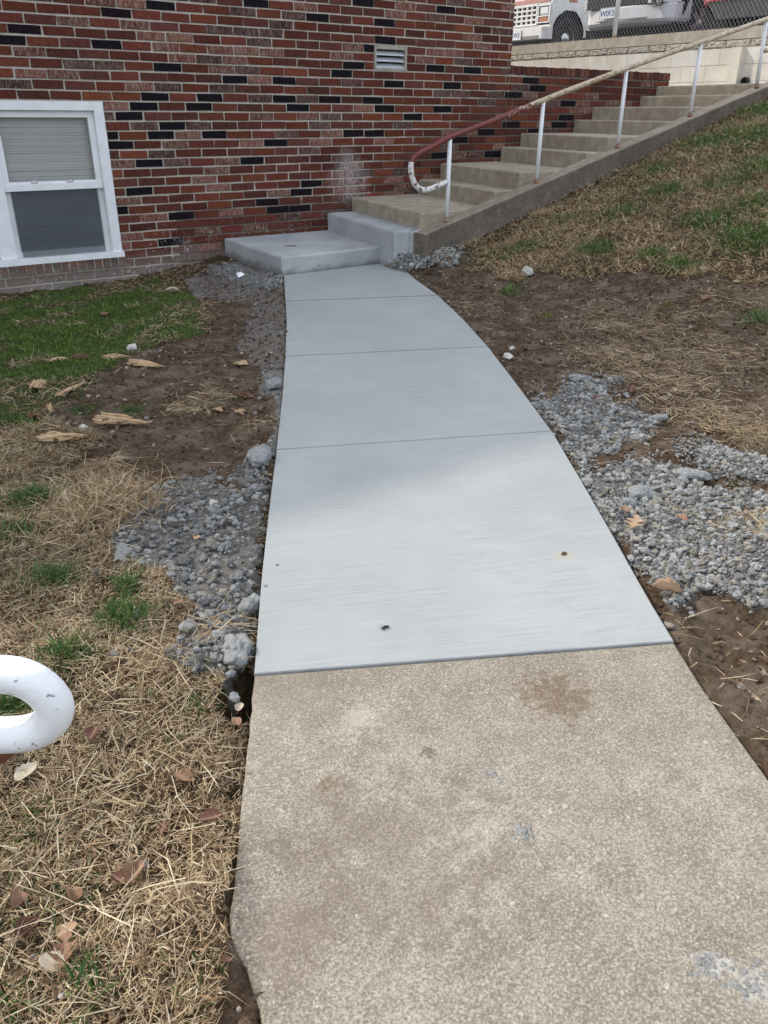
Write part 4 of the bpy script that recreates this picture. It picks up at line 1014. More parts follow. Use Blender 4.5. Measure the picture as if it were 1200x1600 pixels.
# red car
RXc = 11.9; ryf = on_x(1082, 12, RXc)[1]
rc = thing('car', 'dark red car with grey lower bumper guard parked at the right end of the fence', 'car', (RXc, ryf-.92, LOT))
HW = .92
m = MB(); top = [(.25, .86), (.9, 1.0), (1.1, 1.02), (1.8, 1.55), (3.8, 1.6), (4.5, 1.05), (4.6, .6)]
P = arch_profile([(.32, .58)]+top, [(.95, .36, .43), (3.6, .36, .43)], .42, 4.6); flank(m, P, -HW, .04); flank(m, P, HW-.04, .04)
m.add([(p[0], s_*(HW-.04), p[1]) for p in top for s_ in (-1, 1)], [(2*i, 2*i+1, 2*i+3, 2*i+2) for i in range(len(top)-1)])
m.build('body', M_REDP, rc)
z1_, z2_ = .42, .60
m = MB(); m.loft([plan(.02, HW, .28, .6, .52, bow=.08), plan(-.02, HW, .28, .6, .56, bow=.08), plan(-.02, HW, .28, .6, .62, bow=.08), plan(.02, HW, .28, .6, .66, bow=.08)], 0, True); m.build('bumper', M_REDP, rc)
m = MB(); m.loft([plan(.06, HW-.02, .28, .6, .655, bow=.08), plan(.1, HW-.02, .28, .6, .88, bow=.08)], 0, True); m.build('front_panel', M_REDP, rc)
m = MB(); m.box((.10, -.50, .68), (.13, .50, .84)); 
o = m.build('grille', M_BLACK, rc); o.location = (-.055, 0, 0)
m = MB(); gw = .66
m.add([(.0, -gw, .545), (.0, gw, .545), (.10, gw-.13, .34), (.10, -gw+.13, .34), (.10, -gw, .545), (.10, gw, .545), (.14, gw-.13, .34), (.14, -gw+.13, .34), (-.03, -gw+.03, .56), (-.03, gw-.03, .56)], [(0, 1, 2, 3), (4, 7, 6, 5), (0, 3, 7, 4), (1, 5, 6, 2), (3, 2, 6, 7), (8, 9, 1, 0), (8, 0, 4), (9, 5, 1)]); m.build('bumper_guard', M_GREYP, rc)
for s_ in (-1, 1):
    m = MB(); m.box((.05, s_*.70-.15, .70), (.12, s_*.70+.15, .84)); m.build('headlight', M_LAMP, rc)
plate(rc, -.03, -.05, .735, '', .31, .15)
m = MB(); m.box((.2, -HW+.06, .2), (4.4, HW-.06, .85)); m.build('underbody', M_DARK, rc)
for y_ in (-HW+.11, HW-.11):
    for x_ in (.95, 3.6): wheel(rc, x_, y_, .34, .21, M_ALU, 'alloy')

# ------------------------------------------------------------------ grass, straw, gravel (uncountable)
def blades(P, yaw, L, w, lift, bend, col, kink=None):
    N = len(P); d = np.stack([np.cos(yaw), np.sin(yaw), 0*yaw], 1); s = np.stack([-np.sin(yaw), np.cos(yaw), 0*yaw], 1)
    k = np.zeros(N) if kink is None else kink
    V = np.zeros((N, 5, 3))
    def at(t): return P + d*(L*np.cos(lift)*t)[:, None] + s*(L*k*t*t)[:, None] + np.stack([0*L, 0*L, L*(np.sin(lift)*t-bend*t*t)], 1)
    a, b, c = at(0.0), at(.55), at(1.0); hw = (w/2)[:, None]
    tilt = np.stack([0*w, 0*w, w*RNG.uniform(-.4, .4, N)], 1)
    V[:, 0] = a-s*hw; V[:, 1] = a+s*hw; V[:, 2] = b-s*hw*.8-tilt; V[:, 3] = b+s*hw*.8+tilt; V[:, 4] = c
    base = (np.arange(N)*5)[:, None]
    F = np.concatenate([base+np.array([[0, 1, 3]]), base+np.array([[0, 3, 2]]), base+np.array([[2, 3, 4]])], 0)
    C = np.repeat(col[:, None, :], 5, 1); C[:, :2] *= .8
    return V.reshape(-1, 3), F, C.reshape(-1, 3)
def scatter(x0, x1, y0, y1, n):
    x = RNG.uniform(x0, x1, n); y = RNG.uniform(y0, y1, n)
    d = np.stack([x, y, T(x, y)], 1)-CAM; z = d@_f
    u = 600+FPX*(d@_r)/z; v = 800-FPX*(d@_u)/z
    k = (z > .2) & (u > -140) & (u < 1340) & (v > -60) & (v < 1760); out = (x < xL(y)-.004) | (x > xR(y)+.004)
    k &= out | (y > -1.3)
    k &= ~((y > -1.86) & (x > 4.55)) & ~((y > -1.66) & (x > 3.40)); k &= y < -.03
    return x[k], y[k]
STRAW = np.array([(.43, .325, .19), (.53, .425, .27), (.34, .225, .12), (.23, .145, .08), (.60, .51, .35), (.12, .08, .048)])
def straw_col(n, pal=STRAW, p=(.26, .22, .2, .14, .1, .08)):
    c = pal[RNG.choice(len(pal), n, p=p)]; return c*RNG.uniform(.75, 1.2, (n, 1))
parts = []
HOLE_Y = G(362, 1085)[1]
def add_straw(x, y, L, lift, w=(.0016, .0032), col=None, up=.0):
    kk = ((x-(xL(y)-.04))/.065)**2+((y-HOLE_Y)/.09)**2 > 1; x, y = x[kk], y[kk]
    if col is not None and len(col) == len(kk): col = col[kk]
    n = len(x)
    if n == 0: return
    P = np.stack([x, y, land(x, y)+RNG.uniform(-.004, .022, n)*1.0+up], 1)
    parts.append(blades(P, RNG.uniform(0, 6.28, n), RNG.uniform(L[0], L[1], n), RNG.uniform(w[0], w[1], n), RNG.uniform(lift[0], lift[1], n), RNG.uniform(-.05, .5, n), (straw_col(n) if col is None else col)*(.62+.75*fbm(x*3.3, y*3.3, 83, 4))[:, None], RNG.normal(0, .30, n)))
def lawnmask(x, y):
    g, d, c, gl, dr, gr = zones(x, y); return ~(g | d | c | gl | dr | gr)
# near left lawn
x, y = scatter(-1.0, 1.8, -8.0, -4.0, 300000); k = lawnmask(x, y) & (x < xL(y)); x, y = x[k], y[k]
dens = fbm(x*6, y*6, 61, 3); k = RNG.random(len(x)) < np.clip(.35+1.5*(dens-.33), .3, 1); x, y = x[k], y[k]
add_straw(x, y, (.010, .042), (-.15, .7), (.0010, .0026))
x3, y3 = scatter(-1.0, 1.8, -8.0, -4.0, 260000); k = lawnmask(x3, y3) & (x3 < xL(y3)); x3, y3 = x3[k], y3[k]; add_straw(x3, y3, (.006, .022), (-.2, .8), (.0010, .003), straw_col(len(x3), STRAW[[3, 5, 2, 0, 1, 4]], (.3, .25, .2, .15, .06, .04)), -.003)
x2, y2 = x[::3], y[::3]; add_straw(x2, y2, (.02, .055), (.3, 1.2), (.0011, .002))
x, y = scatter(-.6, 1.6, -7.8, -4.2, 5500); k = lawnmask(x, y) & (x < xL(y)-.05); add_straw(x[k], y[k], (.06, .15), (-.02, .3), (.0014, .0026), straw_col(k.sum(), STRAW[[4, 1, 0]], (.4, .35, .25)), .012)
# dry clump by the cement crumbs
c = G(165, 790); n = 2600; x = c[0]+RNG.normal(0, .10, n); y = c[1]+RNG.normal(0, .10, n); add_straw(x, y, (.05, .14), (.1, .9), up=.01)
for (px, py, sd_, n) in ((480//3, 740, .05, 500), (1100, 650, .12, 500), (1180, 830, .06, 700), (1140, 560, .2, 900), (960, 560, .15, 800), (1050, 600, .2, 900), (930, 500, .16, 500), (1130, 480, .25, 900), (720, 480, .12, 150), (1000, 520, .2, 700), (1180, 680, .1, 600), (340, 480, .12, 90), (330, 625, .08, 200), (400, 665, .06, 60), (295, 640, .06, 250), (240, 1045, .05, 300), (340, 985, .03, 150), (180, 870, .03, 80)):
    c = G(px, py); x = c[0]+RNG.normal(0, sd_, n); y = c[1]+RNG.normal(0, sd_, n); k = (x < xL(y)-.01) | (x > xR(y)+.01); x, y = x[k], y[k]
    add_straw(x, y, (.05, .15), (-.05, .25), (.0018, .0034), up=.004)
# thin scatter on bare soil
x, y = scatter(-.5, 6, -8, -.1, 60000); g_, d_, c_, gl2, dr2, gr2 = zones(x, y); k = (d_ | dr2) & (RNG.random(len(x)) < .22*fbm(x*3, y*3, 90, 3)**1.5*(1+2.2*dr2)); add_straw(x[k], y[k], (.03, .13), (-.05, .25), (.0018, .0034))
# slope
x, y = scatter(4.2, 11.5, -7.5, -1.84, 270000); k = inpoly(x, y, Z_SLOPE, .1, 9) & ~inpoly(x, y, Z_DIRTR, .12, 9); x, y = x[k], y[k]
ds = fbm(x*2.2, y*2.2, 71, 4); k = RNG.random(len(x)) < np.clip(.55+1.6*(ds-.35), .25, 1); x, y = x[k], y[k]
add_straw(x, y, (.035, .10), (.05, 1.0), (.0026, .005), straw_col(len(x), STRAW[[0, 2, 3, 1, 5, 4]], (.3, .24, .14, .18, .12, .02))*1.3)
# left lawn beyond
x, y = scatter(-1.5, 3.2, -5, -.1, 50000); k = (lawnmask(x, y) | (inpoly(x, y, Z_GREEN, .07, 5) & (fbm(x*4, y*4, 15, 3) > .52))) & (x < xL(y)); add_straw(x[k], y[k], (.03, .09), (-.05, .6), (.0022, .004))
def emit(name, mat, label):
    off = 0; Vs = []; Fs = []; Cs = []
    for V, F, C in parts: Vs.append(V); Fs.append(F+off); Cs.append(C); off += len(V)
    o = np_mesh(name, np.concatenate(Vs), np.concatenate(Fs), mat, np.concatenate(Cs), False, None, 'stuff'); tag(o, label, kind='stuff'); parts.clear(); return o
emit('dry_grass', M_STRAW, 'dead straw coloured grass lying over the soil')

x, y = scatter(-.8, 1.7, -8, -3.8, 9000); k = lawnmask(x, y) & (x < xL(y)-.02) & (RNG.random(len(x)) < .5); xa, ya = x[k], y[k]
add_straw(xa, ya, (.008, .028), (-.2, .4), (.006, .016), np.array([(.13, .075, .05), (.22, .15, .10), (.09, .05, .035), (.30, .22, .15)])[RNG.integers(0, 4, len(xa))]*RNG.uniform(.7, 1.2, (len(xa), 1)), -.004)
n = 900; x = RNG.uniform(4.7, 9.5, n); y = -1.86-np.abs(RNG.normal(0, .07, n))-.10*(x < 5.6); k = RNG.random(n) < np.exp(-(x-4.9)*.55); x, y = x[k], y[k]
add_straw(x, y, (.025, .06), (-.1, .7), (.012, .03), np.array([(.085, .04, .028), (.14, .07, .045), (.06, .032, .024)])[RNG.integers(0, 3, len(x))]*RNG.uniform(.7, 1.2, (len(x), 1)))
x, y = scatter(-.6, 6.0, -8, -.1, 30000); g_, d_, c_, gl2, dr2, gr2 = zones(x, y); k = (d_ | (dr2 & (RNG.random(len(x)) < .5)) | (g_ & (RNG.random(len(x)) < .12))) & ~gr2 & ~gl2 & (RNG.random(len(x)) < .4); xa, ya = x[k], y[k]
add_straw(xa, ya, (.008, .035), (-.2, .35), (.004, .014), np.array([(.12, .07, .045), (.26, .18, .11), (.05, .032, .022), (.42, .31, .2), (.08, .05, .035)])[RNG.integers(0, 5, len(xa))]*RNG.uniform(.7, 1.2, (len(xa), 1)), -.006)
k = RNG.random(len(xa)) < .12; add_straw(xa[k], ya[k], (.05, .16), (-.1, .2), (.002, .005), np.array([(.07, .045, .03)])*RNG.uniform(.6, 2.2, (k.sum(), 1)), 0)
emit('leaf_litter', M_STRAW, 'broken brown leaf litter in the straw and along the curb foot')

GREEN = np.array([(.055, .12, .025), (.075, .16, .035), (.04, .09, .025), (.10, .18, .045), (.14, .18, .06)])
def add_green(x, y, L, lift, w, pal=GREEN, p=(.3, .28, .2, .14, .08), up=0):
    n = len(x)
    if n == 0: return
    P = np.stack([x, y, land(x, y)-.004+up], 1); c = pal[RNG.choice(len(pal), n, p=p)]*RNG.uniform(.75, 1.25, (n, 1))
    parts.append(blades(P, RNG.uniform(0, 6.28, n), RNG.uniform(L[0], L[1], n), RNG.uniform(w[0], w[1], n), RNG.uniform(lift[0], lift[1], n), RNG.uniform(.1, .55, n), c, RNG.uniform(-.25, .25, n)))
x, y = scatter(-1.6, 3.4, -5, -.05, 200000); k = inpoly(x, y, Z_GREEN, .07, 5) & (x < xL(y)); x, y = x[k], y[k]
dg = fbm(x*4, y*4, 15, 3); k = RNG.random(len(x)) < np.clip(.45+4.5*(.50-dg), .02, 1); x, y = x[k], y[k]
add_green(x, y, (.012, .055), (.3, 1.5), (.0025, .006), np.array([(.10, .18, .028), (.13, .235, .038), (.065, .12, .025), (.18, .27, .05), (.25, .26, .09)]))
tufts = [(50, 785, .06, 700, 'l'), (80, 908, .045, 420, 'l'), (190, 970, .05, 450, 'l'), (110, 1030, .04, 300, 'l'), (25, 1100, .06, 500, 'l'), (310, 1108, .022, 150, 's'), (205, 640, .05, 300, 's'), (20, 705, .09, 900, 's'), (30, 840, .05, 200, 'l'), (10, 655, .06, 500, 's'), (310, 640, .04, 200, 's'),
         (200, 925, .03, 140, 'l'), (10, 1585, .04, 160, 's'), (20, 1330, .05, 120, 's'), (130, 1400, .04, 70, 's'), (30, 1440, .05, 100, 's'), (140, 1545, .03, 40, 'l'), (60, 1270, .03, 60, 's'), (285, 1160, .03, 60, 's'), (90, 690, .05, 250, 's'), (130, 640, .06, 300, 's'),
         (853, 495, .03, 160, 'y'), (1085, 685, .025, 120, 'y'), (1040, 478, .03, 80, 'y'), (1155, 484, .03, 80, 'y'), (1075, 540, .03, 80, 'y'), (1150, 760, .03, 50, 'y'),
         (930, 392, .12, 1100, 'h'), (1020, 402, .09, 700, 'h'), (1060, 418, .10, 700, 'h'), (1170, 372, .22, 2600, 'h'), (1100, 345, .15, 900, 'h'), (960, 335, .14, 600, 'h'), (1040, 300, .14, 800, 'h'), (1180, 320, .22, 1600, 'h'), (1190, 260, .2, 1800, 'h'), (1160, 215, .25, 2200, 'h'), (1195, 175, .2, 2000, 'h'), (1095, 225, .18, 1000, 'h'), (1030, 265, .15, 500, 'h'), (880, 345, .15, 350, 'h'), (790, 400, .12, 250, 'h'), (820, 390, .1, 250, 'h'), (1010, 240, .12, 350, 'h'), (1130, 290, .2, 900, 'h'), (1180, 500, .08, 160, 'h'), (760, 420, .1, 120, 'y'), (800, 455, .08, 120, 'h')]
for (px, py, sd_, n, kd) in tufts:
    c = G(px, py); x = c[0]+RNG.normal(0, sd_*.7, n); y = c[1]+RNG.normal(0, sd_*.7, n); k = (x < xL(y)-.01) | (x > xR(y)+.01); k &= ~((y > -1.86) & (x > 3.4)); x, y = x[k], y[k]
    if kd == 'l': add_green(x, y, (.05, .13), (.5, 1.3), (.0022, .0042))
    elif kd == 's': add_green(x, y, (.015, .06), (.4, 1.4), (.002, .004))
    elif kd == 'y': add_green(x, y, (.01, .035), (.2, 1.2), (.003, .007), np.array([(.16, .20, .03), (.22, .26, .05), (.10, .15, .03)]), (.4, .3, .3))
    else: add_green(x, y, (.04, .13), (.4, 1.3), (.0032, .006), GREEN*1.35)
x, y = scatter(-1, 1.8, -8, -4, 5000); k = lawnmask(x, y) & (x < xL(y)) & (fbm(x*5, y*5, 44, 3) > .5); add_green(x[k], y[k], (.02, .08), (.3, 1.2), (.0018, .0035), up=.008)
x, y = scatter(4.2, 11.5, -7.5, -1.84, 90000); k = inpoly(x, y, Z_SLOPE, .1, 9) & (fbm(x*2.2+50, y*2.2, 33, 4) > .54-.08*sstep(6, 9, x)) & (RNG.random(len(x)) < .25+.75*sstep(5.5, 8.0, x)); add_green(x[k], y[k], (.03, .10), (.5, 1.3), (.003, .0055), GREEN*1.35)
emit('green_grass', M_GRASS, 'green grass tufts and short turf among the dead grass')

def ico(sub):
    bm = bmesh.new(); bmesh.ops.create_icosphere(bm, subdivisions=sub, radius=1); V = np.array([v.co[:] for v in bm.verts]); F = np.array([[v.index for v in f.verts] for f in bm.faces]); bm.free(); return V, F
ICO1, ICO2, ICO3, ICO4 = ico(1), ico(2), ico(3), ico(4)
def lumps(P, r, col, base, flat=.75, rough=.22):
    V0, F0 = base; N = len(P); m = len(V0)
    sc = r[:, None]*np.stack([RNG.uniform(.8, 1.3, N), RNG.uniform(.75, 1.1, N), RNG.uniform(.6, 1.0, N)*flat/.75], 1)
    q = RNG.uniform(0, 6.28, N); jit = 1+RNG.normal(0, rough*.6, (N, m))
    W_ = V0[None]*sc[:, None]*jit[..., None]
    x = W_[..., 0]*np.cos(q)[:, None]-W_[..., 1]*np.sin(q)[:, None]; y = W_[..., 0]*np.sin(q)[:, None]+W_[..., 1]*np.cos(q)[:, None]
    V = np.stack([x, y, W_[..., 2]], 2)+P[:, None]; F = (F0[None]+(np.arange(N)*m)[:, None, None]).reshape(-1, 3)
    return V.reshape(-1, 3), F, np.repeat(col[:, None], m, 1).reshape(-1, 3)
def gravel(polys, n, rr_, name, label, bx, extra=()):
    x = RNG.uniform(bx[0], bx[1], n*9); y = RNG.uniform(bx[2], bx[3], n*9); k = np.zeros(len(x), bool)
    for P in polys: k |= inpoly(x, y, P, .05, 8 if name.endswith('l') else 10)
    far_ = np.zeros(len(x), bool)
    for P in polys: far_ |= inpoly(x, y, P, .16, 15)
    k |= far_ & (RNG.random(len(x)) < .06)
    k &= (x < xL(y)-.015) | (x > xR(y)+.015) | ((T(x, y) > .012) & (y > -1.95)); k &= RNG.random(len(x)) < np.clip(.5+2.6*(fbm(x*6, y*6, 101, 3)-.40), .15, 1)
    x, y = x[k][:n], y[k][:n]; n = len(x)
    r = rr_[0]+(rr_[1]-rr_[0])*RNG.random(n)**2.8; r = np.where(RNG.random(n) < .03, r*1.5, r)
    z = land(x, y)+HEAP(x, y)+r*.25+RNG.uniform(0, .008, n)
    c = np.array([(.30, .30, .29) if name != 'r' else (.37, .37, .355)])*RNG.uniform(.55, 1.35, (n, 1)); c = np.where(RNG.random((n, 1)) < .22, c*np.array([[.92, .84, .72]]), c)  # sun painted into the right lumps; left ones darker for shade and wet
    big = r > np.quantile(r, .35); parts.append(lumps(np.stack([x, y, z], 1)[big], r[big], c[big], ICO2, rough=.30)); parts.append(lumps(np.stack([x, y, z], 1)[~big], r[~big], c[~big], ICO1, rough=.34))
    x = RNG.uniform(bx[0], bx[1], n*8); y = RNG.uniform(bx[2], bx[3], n*8); k = np.zeros(len(x), bool)
    for P in polys: k |= inpoly(x, y, P, .12, 8)
    k &= (x < xL(y)-.012) | (x > xR(y)+.012); x, y = x[k][:n*2], y[k][:n*2]; n2 = len(x); r = RNG.uniform(.0022, .006, n2)
    c = np.array([(.34, .34, .33)])*RNG.uniform(.6, 1.3, (n2, 1)); parts.append(lumps(np.stack([x, y, land(x, y)+HEAP(x, y)+r*.5], 1), r, c, ICO1))
    V = parts
    off = 0; Vs = []; Fs = []; Cs = []
    for V, F, C in parts: Vs.append(V); Fs.append(F+off); Cs.append(C); off += len(V)
    o = np_mesh('cement_gravel', np.concatenate(Vs), np.concatenate(Fs), M_GRAVEL, np.concatenate(Cs), False, None, 'stuff'); tag(o, label, kind='stuff'); parts.clear()
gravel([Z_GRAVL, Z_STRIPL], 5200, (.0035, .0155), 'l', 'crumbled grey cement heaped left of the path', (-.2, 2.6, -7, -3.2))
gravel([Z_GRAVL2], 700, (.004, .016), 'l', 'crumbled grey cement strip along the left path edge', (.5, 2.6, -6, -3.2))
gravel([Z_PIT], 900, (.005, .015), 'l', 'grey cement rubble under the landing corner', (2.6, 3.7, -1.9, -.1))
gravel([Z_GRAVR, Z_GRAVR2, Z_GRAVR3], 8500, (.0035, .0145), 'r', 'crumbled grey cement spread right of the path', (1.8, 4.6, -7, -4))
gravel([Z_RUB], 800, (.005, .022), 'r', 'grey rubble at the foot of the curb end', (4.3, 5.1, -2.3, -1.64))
# soil crumbs and pebbles
x, y = scatter(-.6, 6.0, -8, -.1, 60000); g_, d_, c_, gl2, dr2, gr2 = zones(x, y); k = (d_ | dr2 | (c_ & (RNG.random(len(x)) < .15))) & ~gl2 & ~gr2 & (RNG.random(len(x)) < .7); x, y = x[k][:20000], y[k][:20000]; n = len(x)
r = .0022+.012*RNG.random(n)**3; c = np.array([(.115, .08, .055)])*RNG.uniform(.55, 1.7, (n, 1)); pale = RNG.random((n, 1)) < .11; c = np.where(pale, np.array([[.42, .37, .31]])*RNG.uniform(.7, 1.2, (n, 1)), c)
V, F, C = lumps(np.stack([x, y, land(x, y)+r*.3], 1), r, c, ICO1, rough=.3); o = np_mesh('soil_crumbs', V, F, M_CRUMB, C, False); tag(o, 'loose soil crumbs and small pebbles on the bare ground', kind='stuff')

# ------------------------------------------------------------------ countable small things
def vn3(V, s, seed): return (vnoise(V[:, 0]*s+V[:, 2]*s*.7+seed*3.1, V[:, 1]*s-V[:, 2]*s*.5+seed*1.7, seed)-.5)
def rock(name, px, py, size, mat, label, cat, group=None, base=ICO3, amp=.35, lump=.12, seed=1, sink=.25):
    V, F = base; V = V.copy(); n = vn3(V, 1.3, seed); n2 = vn3(V, 4.5, seed+5); n3 = vn3(V, 10, seed+9)
    V = V*(1+amp*2*n+lump*2*n2+lump*n3)[:, None]
    if mat is M_ROCK:
        r3 = np.random.default_rng(seed)
        for _ in range(11):
            q = r3.normal(size=3); q /= np.linalg.norm(q); d = r3.uniform(.45, .8); e = np.maximum(V@q-d, 0); V = V-e[:, None]*q*.97
    V = V*np.array(size)/2
    c = G(px, py); o = np_mesh(name, V, F, mat, None, lump > .05 and mat is M_CLOD)
    o.location = (c[0], c[1], float(land(c[0], c[1]))+size[2]*(.5-sink)+(.018 if mat is M_CLOD and max(size) > .05 else 0)); o.rotation_euler = (rnd.uniform(-.2, .2), rnd.uniform(-.2, .2), rnd.uniform(0, 6.28)); tag(o, label, cat, group); return o
rock('rock', 208, 546, (.085, .07, .075), M_ROCK, 'pale angular rock at the edge of the green turf', 'rock', seed=2)
rock('rock', 823, 431, (.15, .12, .13), M_ROCK, 'pale grey rock standing on the grassy slope', 'rock', seed=3)
rock('rock', 131, 676, (.06, .06, .05), M_ROCK, 'round grey rock beside the longest wood splinter', 'rock', seed=4)
rock('rock', 793, 562, (.09, .07, .05), M_ROCK, 'flat tan rock touching the right path edge', 'rock', seed=5)
rock('rock', 800, 546, (.05, .04, .05), M_ROCK, 'small cream stone just above the flat tan rock', 'rock', seed=6)
rock('rock', 226, 1362, (.026, .022, .02), M_CLOD, 'small round grey stone in the dry grass', 'rock', seed=7, amp=.15)
rock('rock', 98, 1563, (.016, .014, .014), M_ROCK, 'tiny white pebble below the large crumpled leaf', 'rock', seed=8, amp=.15)
rock('rock', 51, 1501, (.02, .014, .014), M_ROCK, 'white stone chip left of the large crumpled leaf', 'rock', seed=12, amp=.3)
rock('rock', 334, 795, (.06, .05, .045), M_ROCK, 'brownish stone on bare soil left of the path', 'rock', seed=13)
rock('rock', 160, 652, (.07, .06, .04), M_ROCK, 'pale soil covered stone behind the longest wood splinter', 'rock', seed=14)
for i, (px, py, sz, lb) in enumerate([(370, 1030, (.075, .11, .06), 'largest cement clod at the bottom of the left heap'), (308, 1002, (.04, .035, .03), 'round cement clod on straw under the left heap'), (345, 1000, (.05, .045, .035), 'cement clod between the heap and the largest clod'), (392, 960, (.05, .09, .05), 'cement clod wedged against the left path edge'), (1075, 752, (.15, .07, .045), 'flat cement slab fragment lying on the right heap'), (1000, 775, (.12, .10, .05), 'broad cement clod left of the slab fragment'), (982, 795, (.06, .06, .045), 'cement clod nearest the path on the right heap'), (905, 594, (.13, .06, .03), 'thin cement flake at the top of the right heap'), (1030, 660, (.10, .05, .03), 'pointed cement flake at the side of the right heap'), (212, 966, (.035, .03, .025), 'cement clod sitting in a green tuft'), (180, 1030, (.028, .028, .024), 'cement clod beside the brown curled leaf'), (405, 725, (.09, .12, .06), 'long cement clod above the left heap by the path'), (425, 610, (.10, .09, .05), 'cement clod in the strip along the upper left edge'), (195, 870, (.10, .06, .03), 'cement crust at the left tip of the left heap'), (366, 1092, (.03, .03, .025), 'small clod down in the dark hole beside the old slab')]):
    rock('cement_clod', px, py, sz, M_CLOD, lb, 'cement clod', 'larger cement clods beside the path', ICO4 if max(sz) > .07 else ICO3, .35, .16, 20+i, .3)

def splinter(px0, py0, px1, py1, w, th, label, bark=False, arch=.02, seed=0, name='wood_splinter', grp='split wood pieces on the left lawn'):
    w *= 1.35; th *= 1.15
    a = G(px0, py0); b = G(px1, py1); L = np.linalg.norm((b-a)[:2]); r2 = random.Random(seed)
    ns = 7; n = 8; m = MB()
    for q in range(ns):
        e = abs(q-3)/3
        xa = -L/2+L*r2.uniform(0, .26); xb = L/2-L*r2.uniform(0, .30)-L*.38*e*r2.random()
        yc = (q-(ns-1)/2)*w/ns; dz = r2.uniform(-.35, .45)*th; hw = w/ns*r2.uniform(.5, .95); V = []; ph = r2.random()*6; lift = r2.uniform(-.2, .9)*th
        for i in range(n+1):
            t = i/n; x = xa+(xb-xa)*t; tx = x/L; tp = min(1, .12+t*5, .06+(1-t)*3.2)
            zc = arch*.3*(1-4*tx*tx)+th*.6+dz+lift*max(0, .25-t)*2+th*.14*math.sin(ph+9*t)+th*.12*r2.random(); y = yc*(1-.25*t)+w*.05*math.sin(ph+5*t); hh = th*.42*tp; h2 = hw*tp
            V += [(x, y-h2, zc-hh), (x, y-h2*.8, zc+hh*r2.uniform(.3, 1)), (x, y+h2*.1, zc+hh*r2.uniform(.8, 1.3)), (x, y+h2*.9, zc+hh*r2.uniform(.2, .9)), (x, y+h2, zc-hh)]
        F = [(i*5+a, i*5+(a+1) % 5, i*5+5+(a+1) % 5, i*5+5+a) for i in range(n) for a in range(5)]+[(0, 1, 2, 3, 4), tuple(reversed(range(n*5, n*5+5)))]
        m.add(V, F); m.m[-len(F):] = [1 if ((k % 5) == 4 or (q in (0, 6) and r2.random() < .3)) and k < n*5 else 0 for k in range(len(F))]
    o = m.build(name, [M_BARK, M_BARK] if bark else [M_WOOD, M_BARK]); c = (a+b)/2
    o.location = (c[0], c[1], float(land(c[0], c[1]))+.004); o.rotation_euler = (0, 0, math.atan2(b[1]-a[1], b[0]-a[0])); tag(o, label, 'wood splinter', grp); return o
splinter(148, 664, 250, 674, .055, .022, 'longest cream wood splinter lying on bare soil', seed=1, arch=.012)
splinter(148, 648, 188, 656, .04, .012, 'short peeled splinter propped just behind the longest one', seed=2)
splinter(60, 698, 155, 694, .05, .02, 'curved wood piece with bark at the edge of the turf', seed=3, arch=.02)
splinter(78, 690, 125, 688, .06, .018, 'dark bark slab on top of the curved wood piece', True, seed=4)
splinter(88, 626, 142, 602, .035, .01, 'thin orange splinter slanting over soil near the turf', seed=5)
splinter(155, 560, 208, 556, .05, .014, 'wide flat splinter beside the pale rock', seed=6)
splinter(196, 572, 262, 580, .055, .014, 'wide tan wood chip below the pale rock', seed=7)
splinter(72, 571, 112, 566, .03, .012, 'narrow splinter lying on the green turf', seed=8)
splinter(112, 565, 150, 562, .05, .02, 'dark rotten bark lump on the green turf', True, seed=9)
splinter(50, 618, 74, 604, .06, .022, 'stubby wood chunk at the left of the turf edge', seed=10)
splinter(46, 658, 66, 648, .06, .018, 'small brown wood chip left of the curved piece', True, seed=11)
splinter(74, 630, 84, 650, .02, .01, 'short upright looking sliver near the thin orange splinter', seed=12)
splinter(368, 568, 392, 570, .06, .012, 'flat tan chip on soil near the path edge', seed=13)
splinter(370, 620, 402, 630, .05, .01, 'brown chip half sunk in the soil by the path', True, seed=14)
splinter(160, 1062, 208, 1040, .022, .01, 'brown curled bark strip in straw under the left heap', True, seed=15)
splinter(338, 644, 350, 652, .03, .008, 'small cream chip in the middle of the bare soil', seed=16)
splinter(370, 644, 384, 648, .03, .008, 'small cream chip next to the path on bare soil', seed=17)

def leaf(px, py, L, mat, label, rz, curl=.3, lobes=True, grp=None, seed=0, tilt=0):
    r2 = random.Random(seed); n = 22; up = []; 
    for i in range(n+1):
        t = i/n; w = math.sin(math.pi*min(1, t**.8))**.7*.34
        if lobes: w *= (.62+.38*math.cos(t*math.pi*2*3.4)) if .1 < t < .93 else .8
        up.append((t, max(.004, w*(.9+.2*r2.random()))))
    V = []; F = []
    for t, w in up:
        for s_ in (-1, -.5, 0, .5, 1):
            y = w*s_; x = t-.5+(abs(s_)*.10 if lobes else 0)
            z = curl*(y*y*2.2) + curl*.35*(t-.45)**2 + .02*math.sin(9*t+5*s_+seed)
            V.append((x*L, y*L, z*L))
    for i in range(n):
        for j in range(4): F.append((i*5+j, i*5+j+1, i*5+6+j, i*5+5+j))
    m = MB(); m.add(V, F, 0, True); m.tube([(-.5*L, 0, .01*L), (-.62*L, .02*L, 0), (-.72*L, .05*L, .01*L)], [.012*L, .009*L, .007*L], n=5)
    o = m.build('dry_leaf', mat); c = G(px, py); o.location = (c[0], c[1], float(land(c[0], c[1]))+.022+.03*bool(zones(c[0:1], c[1:2])[3][0] | zones(c[0:1], c[1:2])[5][0])); o.rotation_euler = (tilt, r2.uniform(-.15, .15), rz); tag(o, label, 'leaf', grp); return o
leaf(988, 834, .105, M_LEAFT, 'tan lobed oak leaf lying on cement crumbs beside the path', .5, .25, True, seed=1)
leaf(1036, 938, .10, M_LEAFT, 'folded tan leaf against the right path edge near the old slab', 2.3, 1.6, False, seed=2, tilt=.4)
